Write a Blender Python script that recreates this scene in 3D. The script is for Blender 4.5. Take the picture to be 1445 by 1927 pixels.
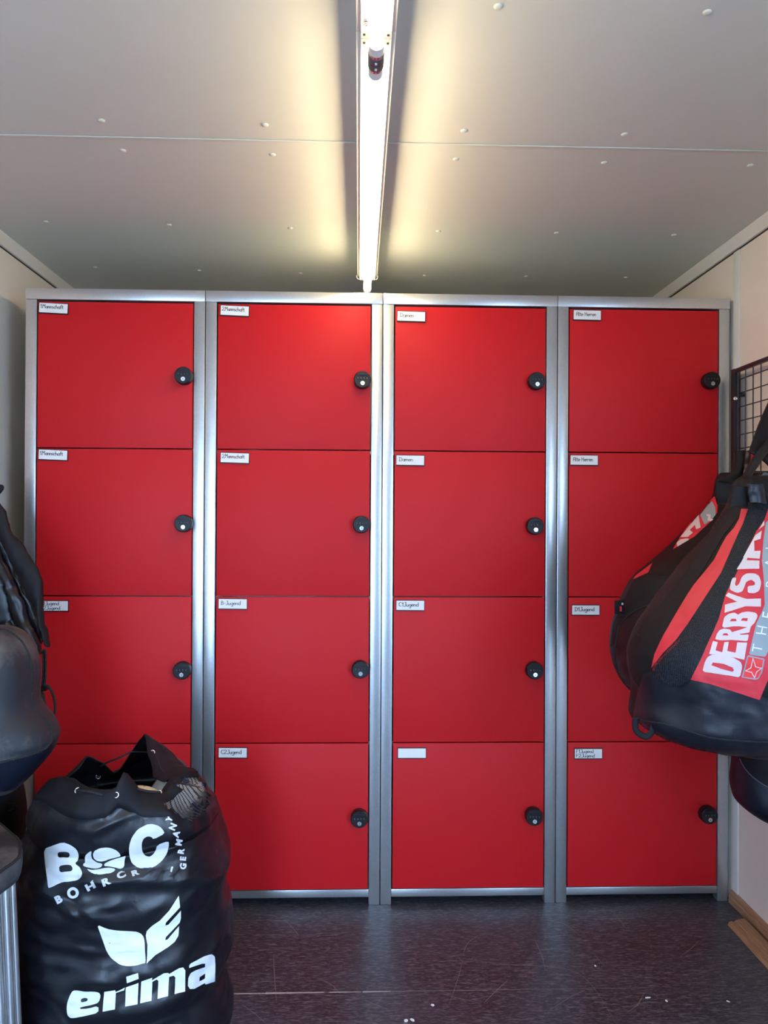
import bpy, bmesh, math, random
from mathutils import Vector, Matrix, noise
from mathutils.bvhtree import BVHTree
from mathutils.geometry import tessellate_polygon

for o in list(bpy.data.objects):
    bpy.data.objects.remove(o, do_unlink=True)
scene = bpy.context.scene
COL = scene.collection
random.seed(4)

# ------------------------------------------------------------------ camera
FPX = 1450.0
CAM = Vector((0.0, 0.0, 1.269))
YAW, PITCH, ROLL = 0.03292, 0.0054, -0.00543
_f = Vector((math.sin(YAW) * math.cos(PITCH), math.cos(YAW) * math.cos(PITCH), math.sin(PITCH)))
_r = Vector((math.cos(YAW), -math.sin(YAW), 0.0))
_d = _f.cross(_r)
_c, _s = math.cos(ROLL), math.sin(ROLL)
AX_R = _c * _r + _s * _d
AX_D = -_s * _r + _c * _d
AX_F = _f
cam_data = bpy.data.cameras.new('camera')
cam = bpy.data.objects.new('camera', cam_data)
COL.objects.link(cam)
m = Matrix.Identity(4)
for i in range(3):
    m[i][0] = AX_R[i]; m[i][1] = -AX_D[i]; m[i][2] = -AX_F[i]; m[i][3] = CAM[i]
cam.matrix_world = m
cam_data.sensor_fit = 'VERTICAL'
cam_data.sensor_height = 36.0
cam_data.lens = FPX / 1927.0 * 36.0
cam_data.clip_start = 0.02
scene.camera = cam

def ray(x, y):
    return AX_R * ((x - 722.5) / FPX) + AX_D * ((y - 963.5) / FPX) + AX_F
def atY(x, y, Y):
    d = ray(x, y); return CAM + d * (Y / d.y)
def atX(x, y, X):
    d = ray(x, y); return CAM + d * (X / d.x)
def atZ(x, y, Z):
    d = ray(x, y); return CAM + d * ((Z - CAM.z) / d.z)

# ------------------------------------------------------------------ light, sky, exposure
world = bpy.data.worlds.new('sky')
scene.world = world
world.use_nodes = True
bg = world.node_tree.nodes['Background']
bg.inputs['Color'].default_value = (0.44, 0.65, 1.0, 1)
bg.inputs['Strength'].default_value = 8.6
TUBE_STRENGTH = 14.0
TUBE_COLOR = (1.0, 0.80, 0.50)
scene.view_settings.view_transform = 'Standard'
scene.view_settings.look = 'None'
scene.view_settings.gamma = 1.0
scene.view_settings.use_curve_mapping = False
scene.view_settings.exposure = 1.30

# ------------------------------------------------------------------ materials
MATS = {}
def nd(nt, kind, **kw):
    n = nt.nodes.new(kind)
    for k, v in kw.items():
        if k in n.inputs: n.inputs[k].default_value = v
        else: setattr(n, k, v)
    return n
def mat(name, col, rough=0.5, metal=0.0, bump=0.0, bscale=60.0, var=0.0, vscale=8.0, spec=0.5, sheen=0.0, coat=0.0, emit=None, estr=0.0, rvar=0.0):
    if name in MATS: return MATS[name]
    M = bpy.data.materials.new(name); M.use_nodes = True
    nt = M.node_tree; b = nt.nodes['Principled BSDF']
    b.inputs['Roughness'].default_value = rough
    b.inputs['Metallic'].default_value = metal
    b.inputs['Specular IOR Level'].default_value = spec
    b.inputs['Sheen Weight'].default_value = sheen
    b.inputs['Coat Weight'].default_value = coat
    tc = nd(nt, 'ShaderNodeTexCoord')
    n1 = nd(nt, 'ShaderNodeTexNoise', Scale=vscale, Detail=6.0, Roughness=0.6)
    nt.links.new(tc.outputs['Object'], n1.inputs['Vector'])
    mix = nd(nt, 'ShaderNodeMix', data_type='RGBA')
    lo = tuple(max(0.0, c * (1 - var)) for c in col) + (1,)
    hi = tuple(min(1.0, c * (1 + var)) for c in col) + (1,)
    mix.inputs[6].default_value = lo; mix.inputs[7].default_value = hi
    nt.links.new(n1.outputs['Fac'], mix.inputs['Factor'])
    nt.links.new(mix.outputs[2], b.inputs['Base Color'])
    if rvar:
        mr = nd(nt, 'ShaderNodeMapRange')
        mr.inputs['To Min'].default_value = max(0, rough - rvar); mr.inputs['To Max'].default_value = min(1, rough + rvar)
        nt.links.new(n1.outputs['Fac'], mr.inputs['Value']); nt.links.new(mr.outputs[0], b.inputs['Roughness'])
    if bump:
        n2 = nd(nt, 'ShaderNodeTexNoise', Scale=bscale, Detail=5.0)
        nt.links.new(tc.outputs['Object'], n2.inputs['Vector'])
        bp = nd(nt, 'ShaderNodeBump', Strength=bump, Distance=0.004)
        nt.links.new(n2.outputs['Fac'], bp.inputs['Height'])
        nt.links.new(bp.outputs['Normal'], b.inputs['Normal'])
    if emit:
        b.inputs['Emission Color'].default_value = tuple(emit) + (1,)
        b.inputs['Emission Strength'].default_value = estr
    MATS[name] = M
    return M

def galv_mat():
    M = bpy.data.materials.new('galvanised_steel'); M.use_nodes = True
    nt = M.node_tree; b = nt.nodes['Principled BSDF']
    tc = nd(nt, 'ShaderNodeTexCoord')
    nz = nd(nt, 'ShaderNodeTexNoise', Scale=190.0, Detail=2.0, Roughness=0.5)
    n3 = nd(nt, 'ShaderNodeTexNoise', Scale=6.0, Detail=2.0, Roughness=0.5)
    for n in (nz, n3): nt.links.new(tc.outputs['Object'], n.inputs['Vector'])
    add = nd(nt, 'ShaderNodeMath', operation='ADD'); nt.links.new(nz.outputs['Fac'], add.inputs[0]); nt.links.new(n3.outputs['Fac'], add.inputs[1])
    mr0 = nd(nt, 'ShaderNodeMapRange'); mr0.inputs['From Min'].default_value = .65; mr0.inputs['From Max'].default_value = 1.35; nt.links.new(add.outputs[0], mr0.inputs['Value'])
    mx = nd(nt, 'ShaderNodeMix', data_type='RGBA'); mx.inputs[6].default_value = (0.53, 0.545, 0.55, 1); mx.inputs[7].default_value = (0.61, 0.625, 0.62, 1)
    nt.links.new(mr0.outputs[0], mx.inputs['Factor']); nt.links.new(mx.outputs[2], b.inputs['Base Color'])
    mr = nd(nt, 'ShaderNodeMapRange'); mr.inputs['To Min'].default_value = 0.28; mr.inputs['To Max'].default_value = 0.30
    nt.links.new(mr0.outputs[0], mr.inputs['Value']); nt.links.new(mr.outputs[0], b.inputs['Roughness'])
    b.inputs['Metallic'].default_value = 0.85
    MATS['galv'] = M; return M
GALV = galv_mat()

def floor_mat():
    M = bpy.data.materials.new('scuffed_floor'); M.use_nodes = True
    nt = M.node_tree; b = nt.nodes['Principled BSDF']
    tc = nd(nt, 'ShaderNodeTexCoord')
    base = nd(nt, 'ShaderNodeTexNoise', Scale=5.0, Detail=8.0, Roughness=0.65)
    nt.links.new(tc.outputs['Object'], base.inputs['Vector'])
    cr = nd(nt, 'ShaderNodeValToRGB')
    cr.color_ramp.elements[0].position = 0.3; cr.color_ramp.elements[0].color = (0.012, 0.014, 0.022, 1)
    cr.color_ramp.elements[1].position = 0.75; cr.color_ramp.elements[1].color = (0.035, 0.037, 0.054, 1)
    nt.links.new(base.outputs['Fac'], cr.inputs['Fac'])
    prev = cr.outputs['Color']
    # fine scuffs: stretched noise in several directions
    for i, (ang, sx, sy, lo, hi, amt) in enumerate([(0.25, 30, 150, .56, .72, .34), (0.7, 36, 170, .57, .70, .36), (-0.65, 32, 160, .57, .70, .36),
                                                   (1.4, 36, 180, .58, .72, .30), (0.0, 70, 220, .54, .70, .30), (2.2, 5, 260, .665, .70, .5), (0.95, 4, 240, .67, .70, .5)]):
        mp = nd(nt, 'ShaderNodeMapping'); mp.inputs['Rotation'].default_value = (0, 0, ang); mp.inputs['Scale'].default_value = (sx, sy, 1); mp.inputs['Location'].default_value = (i * 3.1, i * 1.7, 0)
        nt.links.new(tc.outputs['Object'], mp.inputs['Vector'])
        n = nd(nt, 'ShaderNodeTexNoise', Scale=1.0, Detail=3.0, Distortion=0.5)
        nt.links.new(mp.outputs['Vector'], n.inputs['Vector'])
        mr = nd(nt, 'ShaderNodeMapRange'); mr.inputs['From Min'].default_value = lo; mr.inputs['From Max'].default_value = hi; mr.inputs['To Max'].default_value = amt
        nt.links.new(n.outputs['Fac'], mr.inputs['Value'])
        mx = nd(nt, 'ShaderNodeMix', data_type='RGBA'); nt.links.new(mr.outputs[0], mx.inputs['Factor']); nt.links.new(prev, mx.inputs[6])
        mx.inputs[7].default_value = (0.24, 0.235, 0.25, 1)
        prev = mx.outputs[2]
    # dusty speckle
    sp = nd(nt, 'ShaderNodeTexNoise', Scale=520.0, Detail=2.0); nt.links.new(tc.outputs['Object'], sp.inputs['Vector'])
    ms = nd(nt, 'ShaderNodeMapRange'); ms.inputs['From Min'].default_value = .62; ms.inputs['From Max'].default_value = .75; ms.inputs['To Max'].default_value = .35
    nt.links.new(sp.outputs['Fac'], ms.inputs['Value'])
    mx = nd(nt, 'ShaderNodeMix', data_type='RGBA'); nt.links.new(ms.outputs[0], mx.inputs['Factor']); nt.links.new(prev, mx.inputs[6]); mx.inputs[7].default_value = (0.16, 0.14, 0.12, 1)
    nt.links.new(mx.outputs[2], b.inputs['Base Color'])
    mr = nd(nt, 'ShaderNodeMapRange'); mr.inputs['To Min'].default_value = 0.32; mr.inputs['To Max'].default_value = 0.52
    nt.links.new(base.outputs['Fac'], mr.inputs['Value']); nt.links.new(mr.outputs[0], b.inputs['Roughness'])
    bp = nd(nt, 'ShaderNodeBump', Strength=0.12, Distance=0.001); nt.links.new(sp.outputs['Fac'], bp.inputs['Height']); nt.links.new(bp.outputs['Normal'], b.inputs['Normal'])
    return M
FLOOR = floor_mat()

def wood_mat():
    M = bpy.data.materials.new('wood_grain'); M.use_nodes = True
    nt = M.node_tree; b = nt.nodes['Principled BSDF']
    tc = nd(nt, 'ShaderNodeTexCoord'); mp = nd(nt, 'ShaderNodeMapping'); mp.inputs['Scale'].default_value = (60, 5, 60)
    nt.links.new(tc.outputs['Object'], mp.inputs['Vector'])
    n = nd(nt, 'ShaderNodeTexNoise', Scale=3.0, Detail=6.0); nt.links.new(mp.outputs['Vector'], n.inputs['Vector'])
    cr = nd(nt, 'ShaderNodeValToRGB')
    cr.color_ramp.elements[0].position = .3; cr.color_ramp.elements[0].color = (0.26, 0.135, 0.065, 1)
    cr.color_ramp.elements[1].position = .75; cr.color_ramp.elements[1].color = (0.43, 0.25, 0.14, 1)
    nt.links.new(n.outputs['Fac'], cr.inputs['Fac']); nt.links.new(cr.outputs['Color'], b.inputs['Base Color'])
    b.inputs['Roughness'].default_value = 0.5
    return M
WOOD = wood_mat()

RED = mat('red_lacquer', (0.56, 0.011, 0.015), 0.48, var=0.03, vscale=2.0, spec=0.2, bump=0.02, bscale=300)
CEILM = mat('ceiling_sheet', (0.60, 0.62, 0.56), 0.5, var=0.03, vscale=3.0, bump=0.03, bscale=240)
WALLM = mat('wall_sheet', (0.76, 0.68, 0.58), 0.55, var=0.03, vscale=3.0, bump=0.03, bscale=240)
TRIMM = mat('trim_plastic', (0.70, 0.68, 0.62), 0.45, var=0.03)
WHITEM = mat('white_enamel', (0.80, 0.79, 0.75), 0.4, var=0.02)
BLACKP = mat('black_plastic', (0.007, 0.007, 0.009), 0.42, var=0.1, spec=.35)
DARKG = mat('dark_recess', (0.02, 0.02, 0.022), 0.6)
CHROME = mat('chrome', (0.75, 0.74, 0.70), 0.22, 1.0, var=0.05)
CARD = mat('white_card', (0.82, 0.82, 0.80), 0.6, var=0.02)
INK = mat('black_ink', (0.02, 0.02, 0.025), 0.6)
GREYINK = mat('grey_digits', (0.35, 0.35, 0.36), 0.5)
TUBEM = mat('lit_tube', (0.9, 0.9, 0.9), 0.3, emit=TUBE_COLOR, estr=TUBE_STRENGTH)
GROUNDM = mat('concrete_outside', (0.32, 0.32, 0.31), 0.9, var=0.2, vscale=1.0)

# ------------------------------------------------------------------ builders
def tag(o, label=None, cat=None, group=None, kind=None):
    if label: o['label'] = label
    if cat: o['category'] = cat
    if group: o['group'] = group
    if kind: o['kind'] = kind
    return o
def thing(name, loc, label, cat, group=None):
    o = bpy.data.objects.new(name, None); COL.objects.link(o)
    o.location = loc; o.empty_display_size = 0.05
    return tag(o, label, cat, group)
def org(o):
    v = Vector((0, 0, 0))
    while o is not None:
        v = v + Vector(o.location); o = o.parent
    return v
def link(name, me, parent=None):
    o = bpy.data.objects.new(name, me); COL.objects.link(o)
    if parent is not None: o.parent = parent
    return o
def mesh(name, verts, faces, material, parent=None, smooth=False, mats=None, fm=None):
    """verts in world space; stored relative to the parent's origin"""
    off = org(parent) if parent is not None else Vector((0, 0, 0))
    me = bpy.data.meshes.new(name)
    me.from_pydata([tuple(Vector(v) - off) for v in verts], [], faces)
    for mm in (mats or [material]): me.materials.append(mm)
    if fm:
        for p, i in zip(me.polygons, fm): p.material_index = i
    if smooth:
        for p in me.polygons: p.use_smooth = True
    me.update()
    return link(name, me, parent)
def from_bm(name, bm, material, parent=None, smooth=False, auto=None):
    off = org(parent) if parent is not None else Vector((0, 0, 0))
    bmesh.ops.translate(bm, verts=bm.verts, vec=-off)
    bmesh.ops.recalc_face_normals(bm, faces=bm.faces)
    me = bpy.data.meshes.new(name); bm.to_mesh(me); bm.free()
    me.materials.append(material)
    if smooth:
        for p in me.polygons: p.use_smooth = True
        if auto:
            me.set_sharp_from_angle(angle=auto)
    return link(name, me, parent)
def bbox(bm, x0, x1, y0, y1, z0, z1, bev=0.0, seg=2):
    r = bmesh.ops.create_cube(bm, size=1.0)
    vs = r['verts']
    for v in vs:
        v.co = Vector(((x0 + x1) / 2 + v.co.x * (x1 - x0), (y0 + y1) / 2 + v.co.y * (y1 - y0), (z0 + z1) / 2 + v.co.z * (z1 - z0)))
    if bev:
        es = list({e for v in vs for e in v.link_edges})
        bmesh.ops.bevel(bm, geom=es, offset=bev, segments=seg, affect='EDGES', profile=0.6)
def box(name, x0, x1, y0, y1, z0, z1, material, parent=None, bev=0.0, seg=2):
    bm = bmesh.new(); bbox(bm, x0, x1, y0, y1, z0, z1, bev, seg)
    return from_bm(name, bm, material, parent, smooth=bool(bev), auto=math.radians(40))
def bcyl(bm, a, b, r0, r1=None, n=16, caps=True):
    a, b = Vector(a), Vector(b); r1 = r0 if r1 is None else r1
    d = (b - a).normalized()
    u = d.orthogonal().normalized(); w = d.cross(u)
    A = [bm.verts.new(a + (u * math.cos(2 * math.pi * i / n) + w * math.sin(2 * math.pi * i / n)) * r0) for i in range(n)]
    B = [bm.verts.new(b + (u * math.cos(2 * math.pi * i / n) + w * math.sin(2 * math.pi * i / n)) * r1) for i in range(n)]
    for i in range(n): bm.faces.new((A[i], A[(i + 1) % n], B[(i + 1) % n], B[i]))
    if caps: bm.faces.new(A[::-1]); bm.faces.new(B)
def cyl(name, a, b, r, material, parent=None, n=16, r1=None):
    bm = bmesh.new(); bcyl(bm, a, b, r, r1, n)
    return from_bm(name, bm, material, parent, smooth=True, auto=math.radians(40))
def catmull(pts, per=8, closed=False):
    out = []; n = len(pts); pts = [Vector(p) for p in pts]
    rng = range(n) if closed else range(n - 1)
    for i in rng:
        if closed: p0, p1, p2, p3 = pts[i - 1], pts[i], pts[(i + 1) % n], pts[(i + 2) % n]
        else: p0, p1, p2, p3 = pts[max(i - 1, 0)], pts[i], pts[i + 1], pts[min(i + 2, n - 1)]
        for k in range(per):
            t = k / per
            out.append(0.5 * ((2 * p1) + (p2 - p0) * t + (2 * p0 - 5 * p1 + 4 * p2 - p3) * t * t + (3 * p1 - p0 - 3 * p2 + p3) * t ** 3))
    if not closed: out.append(pts[-1])
    return out
def tube_path(name, pts, r, material, parent=None, n=8, per=6, flat=None, closed=False):
    """a cord along a smooth path; flat=(normal, ratio) makes it a webbing strap"""
    P = catmull(pts, per, closed) if per > 1 else [Vector(p) for p in pts]
    verts, faces = [], []; N = len(P); up = None
    for i, p in enumerate(P):
        t = (P[(i + 1) % N] - P[i - 1]) if closed else (P[min(i + 1, N - 1)] - P[max(i - 1, 0)])
        t.normalize()
        if up is None: up = t.orthogonal().normalized() if flat is None else Vector(flat[0])
        u = (up - t * up.dot(t)).normalized(); w = t.cross(u)
        if flat is None: up = u
        ru = r if flat is None else r * flat[1]
        for k in range(n):
            a = 2 * math.pi * (k + .5) / n
            verts.append(p + u * math.cos(a) * ru + w * math.sin(a) * r)
    for i in range(N if closed else N - 1):
        j = (i + 1) % N
        for k in range(n):
            faces.append((i * n + k, i * n + (k + 1) % n, j * n + (k + 1) % n, j * n + k))
    if not closed:
        faces.append(tuple(range(n))[::-1]); faces.append(tuple((N - 1) * n + k for k in range(n)))
    return mesh(name, verts, faces, material, parent, smooth=True)

# stroke lettering for handwritten cards: strokes on a 0..1 high grid, x advance last
def arc(cx, cy, rx, ry, a0, a1, n=9):
    return [(cx + rx * math.cos(math.radians(a0 + (a1 - a0) * i / n)), cy + ry * math.sin(math.radians(a0 + (a1 - a0) * i / n))) for i in range(n + 1)]
SF = {
 '1': ([[(0, .68), (.22, 1), (.18, 0)]], .32), '2': ([arc(.25, .75, .24, .24, 170, -30) + [(0, 0), (.5, .02)]], .58), '.': ([[(.03, .0), (.06, .05)]], .16),
 '-': ([[(.02, .42), (.28, .44)]], .4), ' ': ([], .34),
 'M': ([[(0, 0), (.06, 1), (.28, .5), (.5, 1), (.56, 0)]], .68), 'D': ([[(.08, 0), (.06, 1)], [(-.02, 1)] + arc(.1, .5, .44, .5, 80, -80) + [(-.02, .02)]], .66),
 'A': ([[(0, 0), (.04, .85), (.22, 1), (.4, .85), (.44, 0)], [(.02, .48), (.42, .48)]], .58), 'H': ([[(0, 1), (0, 0)], [(.4, 1), (.4, 0)], [(-.04, .55), (.46, .55)]], .56),
 'B': ([[(.04, 0), (.04, 1)], arc(.06, .76, .3, .24, 90, -90) + arc(.06, .26, .38, .26, 90, -90)], .56), 'C': ([arc(.32, .5, .32, .5, 60, 300)], .58),
 'E': ([[(.4, 1), (.02, 1), (.0, 0), (.42, 0)], [(0, .52), (.34, .52)]], .54), 'F': ([[(.42, 1), (.02, 1), (.0, 0)], [(0, .55), (.34, .55)]], .52),
 'J': ([[(.04, 1), (.34, 1)], [(.26, 1)] + arc(.1, .16, .16, .18, 0, -150)], .42),
 'a': ([arc(.2, .26, .19, .26, 40, 360), [(.4, .52), (.38, .06), (.44, 0)]], .5), 'n': ([[(0, .5), (0, 0)], [(0, .32)] + arc(.16, .3, .16, .22, 150, 0) + [(.32, 0)]], .44),
 'm': ([[(0, .5), (0, 0)], [(0, .32)] + arc(.13, .3, .13, .22, 150, 0) + [(.26, 0)], [(.26, .32)] + arc(.4, .3, .13, .22, 150, 0) + [(.53, 0)]], .64),
 's': ([arc(.17, .39, .15, .13, 50, 270) + arc(.15, .13, .17, .13, 90, -130)], .42), 'c': ([arc(.2, .26, .19, .26, 60, 300)], .42),
 'h': ([[(0, 1), (0, 0)], [(0, .32)] + arc(.16, .3, .16, .22, 150, 0) + [(.32, 0)]], .44), 'f': ([arc(.24, .82, .14, .16, 40, 180) + [(.1, 0)], [(-.04, .5), (.28, .5)]], .36),
 't': ([[(.1, .86), (.1, .12), (.2, 0), (.3, .06)], [(-.04, .55), (.28, .55)]], .38), 'e': ([[(.02, .27), (.38, .3)] + arc(.2, .27, .19, .26, 10, 310)], .48),
 'l': ([[(.04, 1), (.04, .08), (.14, 0)]], .24), 'r': ([[(0, .5), (0, 0)], [(0, .3)] + arc(.16, .3, .16, .22, 150, 50)], .34),
 'u': ([[(0, .5)] + arc(.16, .18, .16, .18, 180, 360) + [(.32, .5), (.32, 0)]], .46), 'g': ([arc(.2, .26, .19, .26, 40, 360), [(.4, .52), (.38, -.2)] + arc(.2, -.22, .18, .18, 0, -150)], .5),
 'd': ([arc(.2, .26, .19, .26, 40, 360), [(.4, 1), (.4, .0)]], .52), 'G': ([arc(.32, .5, .32, .5, 50, 340) + [(.62, .45), (.4, .45)]], .74),
}
def strokes_flat(text, w=0.09, jitter=0.02, seed=0):
    """ribbon quads (2-D) for a line of handwriting of cap height 1; returns verts, faces, width"""
    rnd = random.Random(seed); V, F = [], []; x = 0
    for ch in text:
        st, adv = SF[ch]
        dy = rnd.uniform(-jitter, jitter)
        for s in st:
            pts = [Vector((x + p[0], p[1] + dy)) for p in s]
            for i in range(len(pts) - 1):
                a, b = pts[i], pts[i + 1]; d = b - a
                if d.length < 1e-5: continue
                d.normalize(); nrm = Vector((-d.y, d.x)) * w / 2; e = d * w * 0.35
                k = len(V); V += [a - e - nrm, b + e - nrm, b + e + nrm, a - e + nrm]; F.append((k, k + 1, k + 2, k + 3))
        x += adv
    return V, F, x

# ------------------------------------------------------------------ the room
XL, XR, ZC, YB, YF = -1.188, 1.245, 2.19, 3.30, -1.55
def struct(o): o['kind'] = 'structure'; return o
struct(box('ground', -12, 16, -14, 10, -0.30, -0.12, GROUNDM))
fl = struct(box('floor', XL - .1, XR + .1, YF, YB, -0.10, -0.004, DARKG))
SEAM_Y = 2.062
box('floor_panel', XL, XR, SEAM_Y + 0.0006, YB, -0.004, 0.0, FLOOR, fl)
box('floor_panel', XL, XR, YF, SEAM_Y - 0.0006, -0.004, 0.0, FLOOR, fl)
ce = struct(box('ceiling', XL - .1, XR + .1, YF - .1, YB + .1, ZC + 0.004, ZC + 0.1, CEILM))
CS = 1.897
box('ceiling_panel', XL, XR, CS, YB, ZC, ZC + .004, CEILM, ce)
box('ceiling_panel', XL, XR, YF, CS, ZC + .0005, ZC + .004, CEILM, ce)
box('joint_strip', XL, XR, CS - 0.006, CS + 0.004, ZC - 0.0025, ZC, CEILM, ce, bev=0.0012)
bolts = [(191,227),(499,235),(231,283),(513,291),(873,246),(1175,253),(858,299),(1137,306),(937,12),(1331,23),(1412,311),
         (87,417),(318,423),(546,429),(825,435),(1047,438),(1268,442),(179,503),(375,509),(565,514),(990,520),(1177,522),(800,518)]
bme = None
for q in bolts:
    p = atZ(q[0], q[1], ZC)
    if bme is None:
        bm = bmesh.new(); bmesh.ops.create_uvsphere(bm, u_segments=12, v_segments=8, radius=0.0085)
        for v in bm.verts: v.co.z *= 0.45
        bme = bpy.data.meshes.new('screw_cap'); bm.to_mesh(bme); bm.free(); bme.materials.append(CEILM)
        for f in bme.polygons: f.use_smooth = True
    o = link('screw_cap', bme, ce); o.location = p
struct(box('wall_left', XL - .06, XL, YF, YB, -0.1, ZC + .004, WALLM))
struct(box('wall_back', XL - .06, XR + .06, YB, YB + .06, -0.1, ZC + .004, WALLM))
FX0, FX1 = -1.12, -0.42  # unseen end-wall opening, added to throw daylight onto the right wall and bags
bm = bmesh.new()
bbox(bm, XL - .06, FX0, YF - .06, YF, -.1, ZC + .004); bbox(bm, FX1, XR + .06, YF - .06, YF, -.1, ZC + .004); bbox(bm, FX0, FX1, YF - .06, YF, 2.03, ZC + .004)
struct(from_bm('wall_front', bm, mat('dark_end_wall', (0.10, 0.10, 0.105), .6, var=.1)))
# the side wall with the open doorway, beside and behind the viewpoint
DY0, DY1, DZ = -0.95, 0.30, 2.03
bm = bmesh.new()
bbox(bm, XR, XR + .06, DY1, YB, -.1, ZC + .004); bbox(bm, XR, XR + .06, YF, DY0, -.1, ZC + .004); bbox(bm, XR, XR + .06, DY0, DY1, DZ, ZC + .004)
struct(from_bm('wall_right', bm, WALLM))
def cove(name, X, s):
    # ceiling cove strip: a chamfered angle profile along the wall
    prof = [(0, 0), (0.024, 0), (0.024, -0.006), (0.009, -0.034), (0, -0.036)]
    vs, fs = [], []
    for Y in (YF, YB):
        for a, b in prof: vs.append((X + s * a, Y, ZC + b))
    n = len(prof)
    for i in range(n): fs.append((i, (i + 1) % n, n + (i + 1) % n, n + i))
    fs += [tuple(range(n)), tuple(range(n, 2 * n))[::-1]]
    o = struct(mesh(name, vs, fs, TRIMM))
    x0_, x1_ = sorted((X, X + s * .0035))
    box('shadow_gap', x0_, x1_, YF, YB, ZC - .0395, ZC - .036, DARKG, o)  # dark strip painting in the shadow line under the trim
    return o
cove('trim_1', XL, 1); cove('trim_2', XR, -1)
struct(box('trim_3', XR - 0.005, XR, 2.478, 2.518, 0.041, ZC - .040, TRIMM, bev=0.002))
# wooden skirting: wall strip with a rounded top step
def skirting(name, x, y0, y1, h, parent=None):
    prof = [(0, 0), (-0.016, 0), (-0.016, h * .55), (-0.011, h * .62), (-0.011, h * .72), (-0.0135, h * .80), (-0.012, h * .93), (-0.006, h), (0, h)]
    vs, fs = [], []
    for Y in (y0, y1):
        for a, b in prof: vs.append((x + a, Y, b))
    n = len(prof)
    for i in range(n): fs.append((i, (i + 1) % n, n + (i + 1) % n, n + i))
    fs += [tuple(range(n)), tuple(range(n, 2 * n))[::-1]]
    return mesh(name, vs, fs, WOOD, parent)
struct(skirting('baseboard_right', XR, .32, 2.515, 0.040))
prof = [(0, 0), (-0.013, 0), (-0.013, .034), (-0.009, .038), (-0.009, .044), (-0.0115, .049), (-0.010, .057), (-0.004, .062), (0, .062)]
vs, fs = [], []
for Y in (.5, 2.385):
    for a, b in prof: vs.append((1.218 - b, Y - b * .25 if Y > 2 else Y, .0005 - a))
n = len(prof)
for i in range(n): fs.append((i, (i + 1) % n, n + (i + 1) % n, n + i))
fs += [tuple(range(n)), tuple(range(n, 2 * n))[::-1]]
s = mesh('skirting_strip', vs, fs, WOOD)
tag(s, 'loose brown wooden skirting strip lying on the floor against the fitted skirting', 'skirting strip')

# ------------------------------------------------------------------ lockers
LX0, LW, LY, LH, LD = -1.0779, 0.57753, 2.521, 2.0, 0.50
ZB, PD, PW = 0.0505, 0.47784, 0.0355
CARDS = [[('1.Mannschaft',), ('1.Mannschaft',), ('E1.Jugend', 'E2.Jugend'), ('',)],
         [('2.Mannschaft',), ('2.Mannschaft',), ('B-Jugend',), ('C2.Jugend',)],
         [('Damen',), ('Damen',), ('C1.Jugend',), ()],
         [('Alte Herren',), ('Alte Herren',), ('D1.Jugend',), ('F1.Jugend', 'F2.Jugend')]]
# card top-left corner in the photograph, per unit and row
CPX = [[(75, 570), (74, 846), (75, 1131), (75, 1408)], [(416, 575), (416, 852), (412, 1127), (412, 1407)],
       [(748, 586), (746, 857), (746, 1130), (749, 1408)], [(1079, 584), (1073, 857), (1076, 1139), (1081, 1409)]]
CTILT = [[2.4, 2.0, 0, 0], [2.0, 1.5, .6, .6], [1.2, .6, .4, .2], [.6, .3, .2, .2]]
LPX = [[(344, 706), (344, 985), (341, 1263), (340, 1545)], [(682, 714), (680, 987), (678, 1261), (676, 1543)],
       [(1011, 716), (1008, 990), (1007, 1263), (1006, 1539)], [(1341, 715), (1339, 990), (1338, 1262), (1336, 1536)]]
LOCKLBL = ['first team', 'second team', 'women', 'veterans']
LLAB = ['galvanised locker tower with four red doors at the left end, behind the big black bag',
        'galvanised locker tower with four red doors marked 2.Mannschaft, second from the left',
        'galvanised locker tower with four red doors marked Damen, third from the left',
        'galvanised locker tower with four red doors marked Alte Herren, against the right wall']
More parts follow.
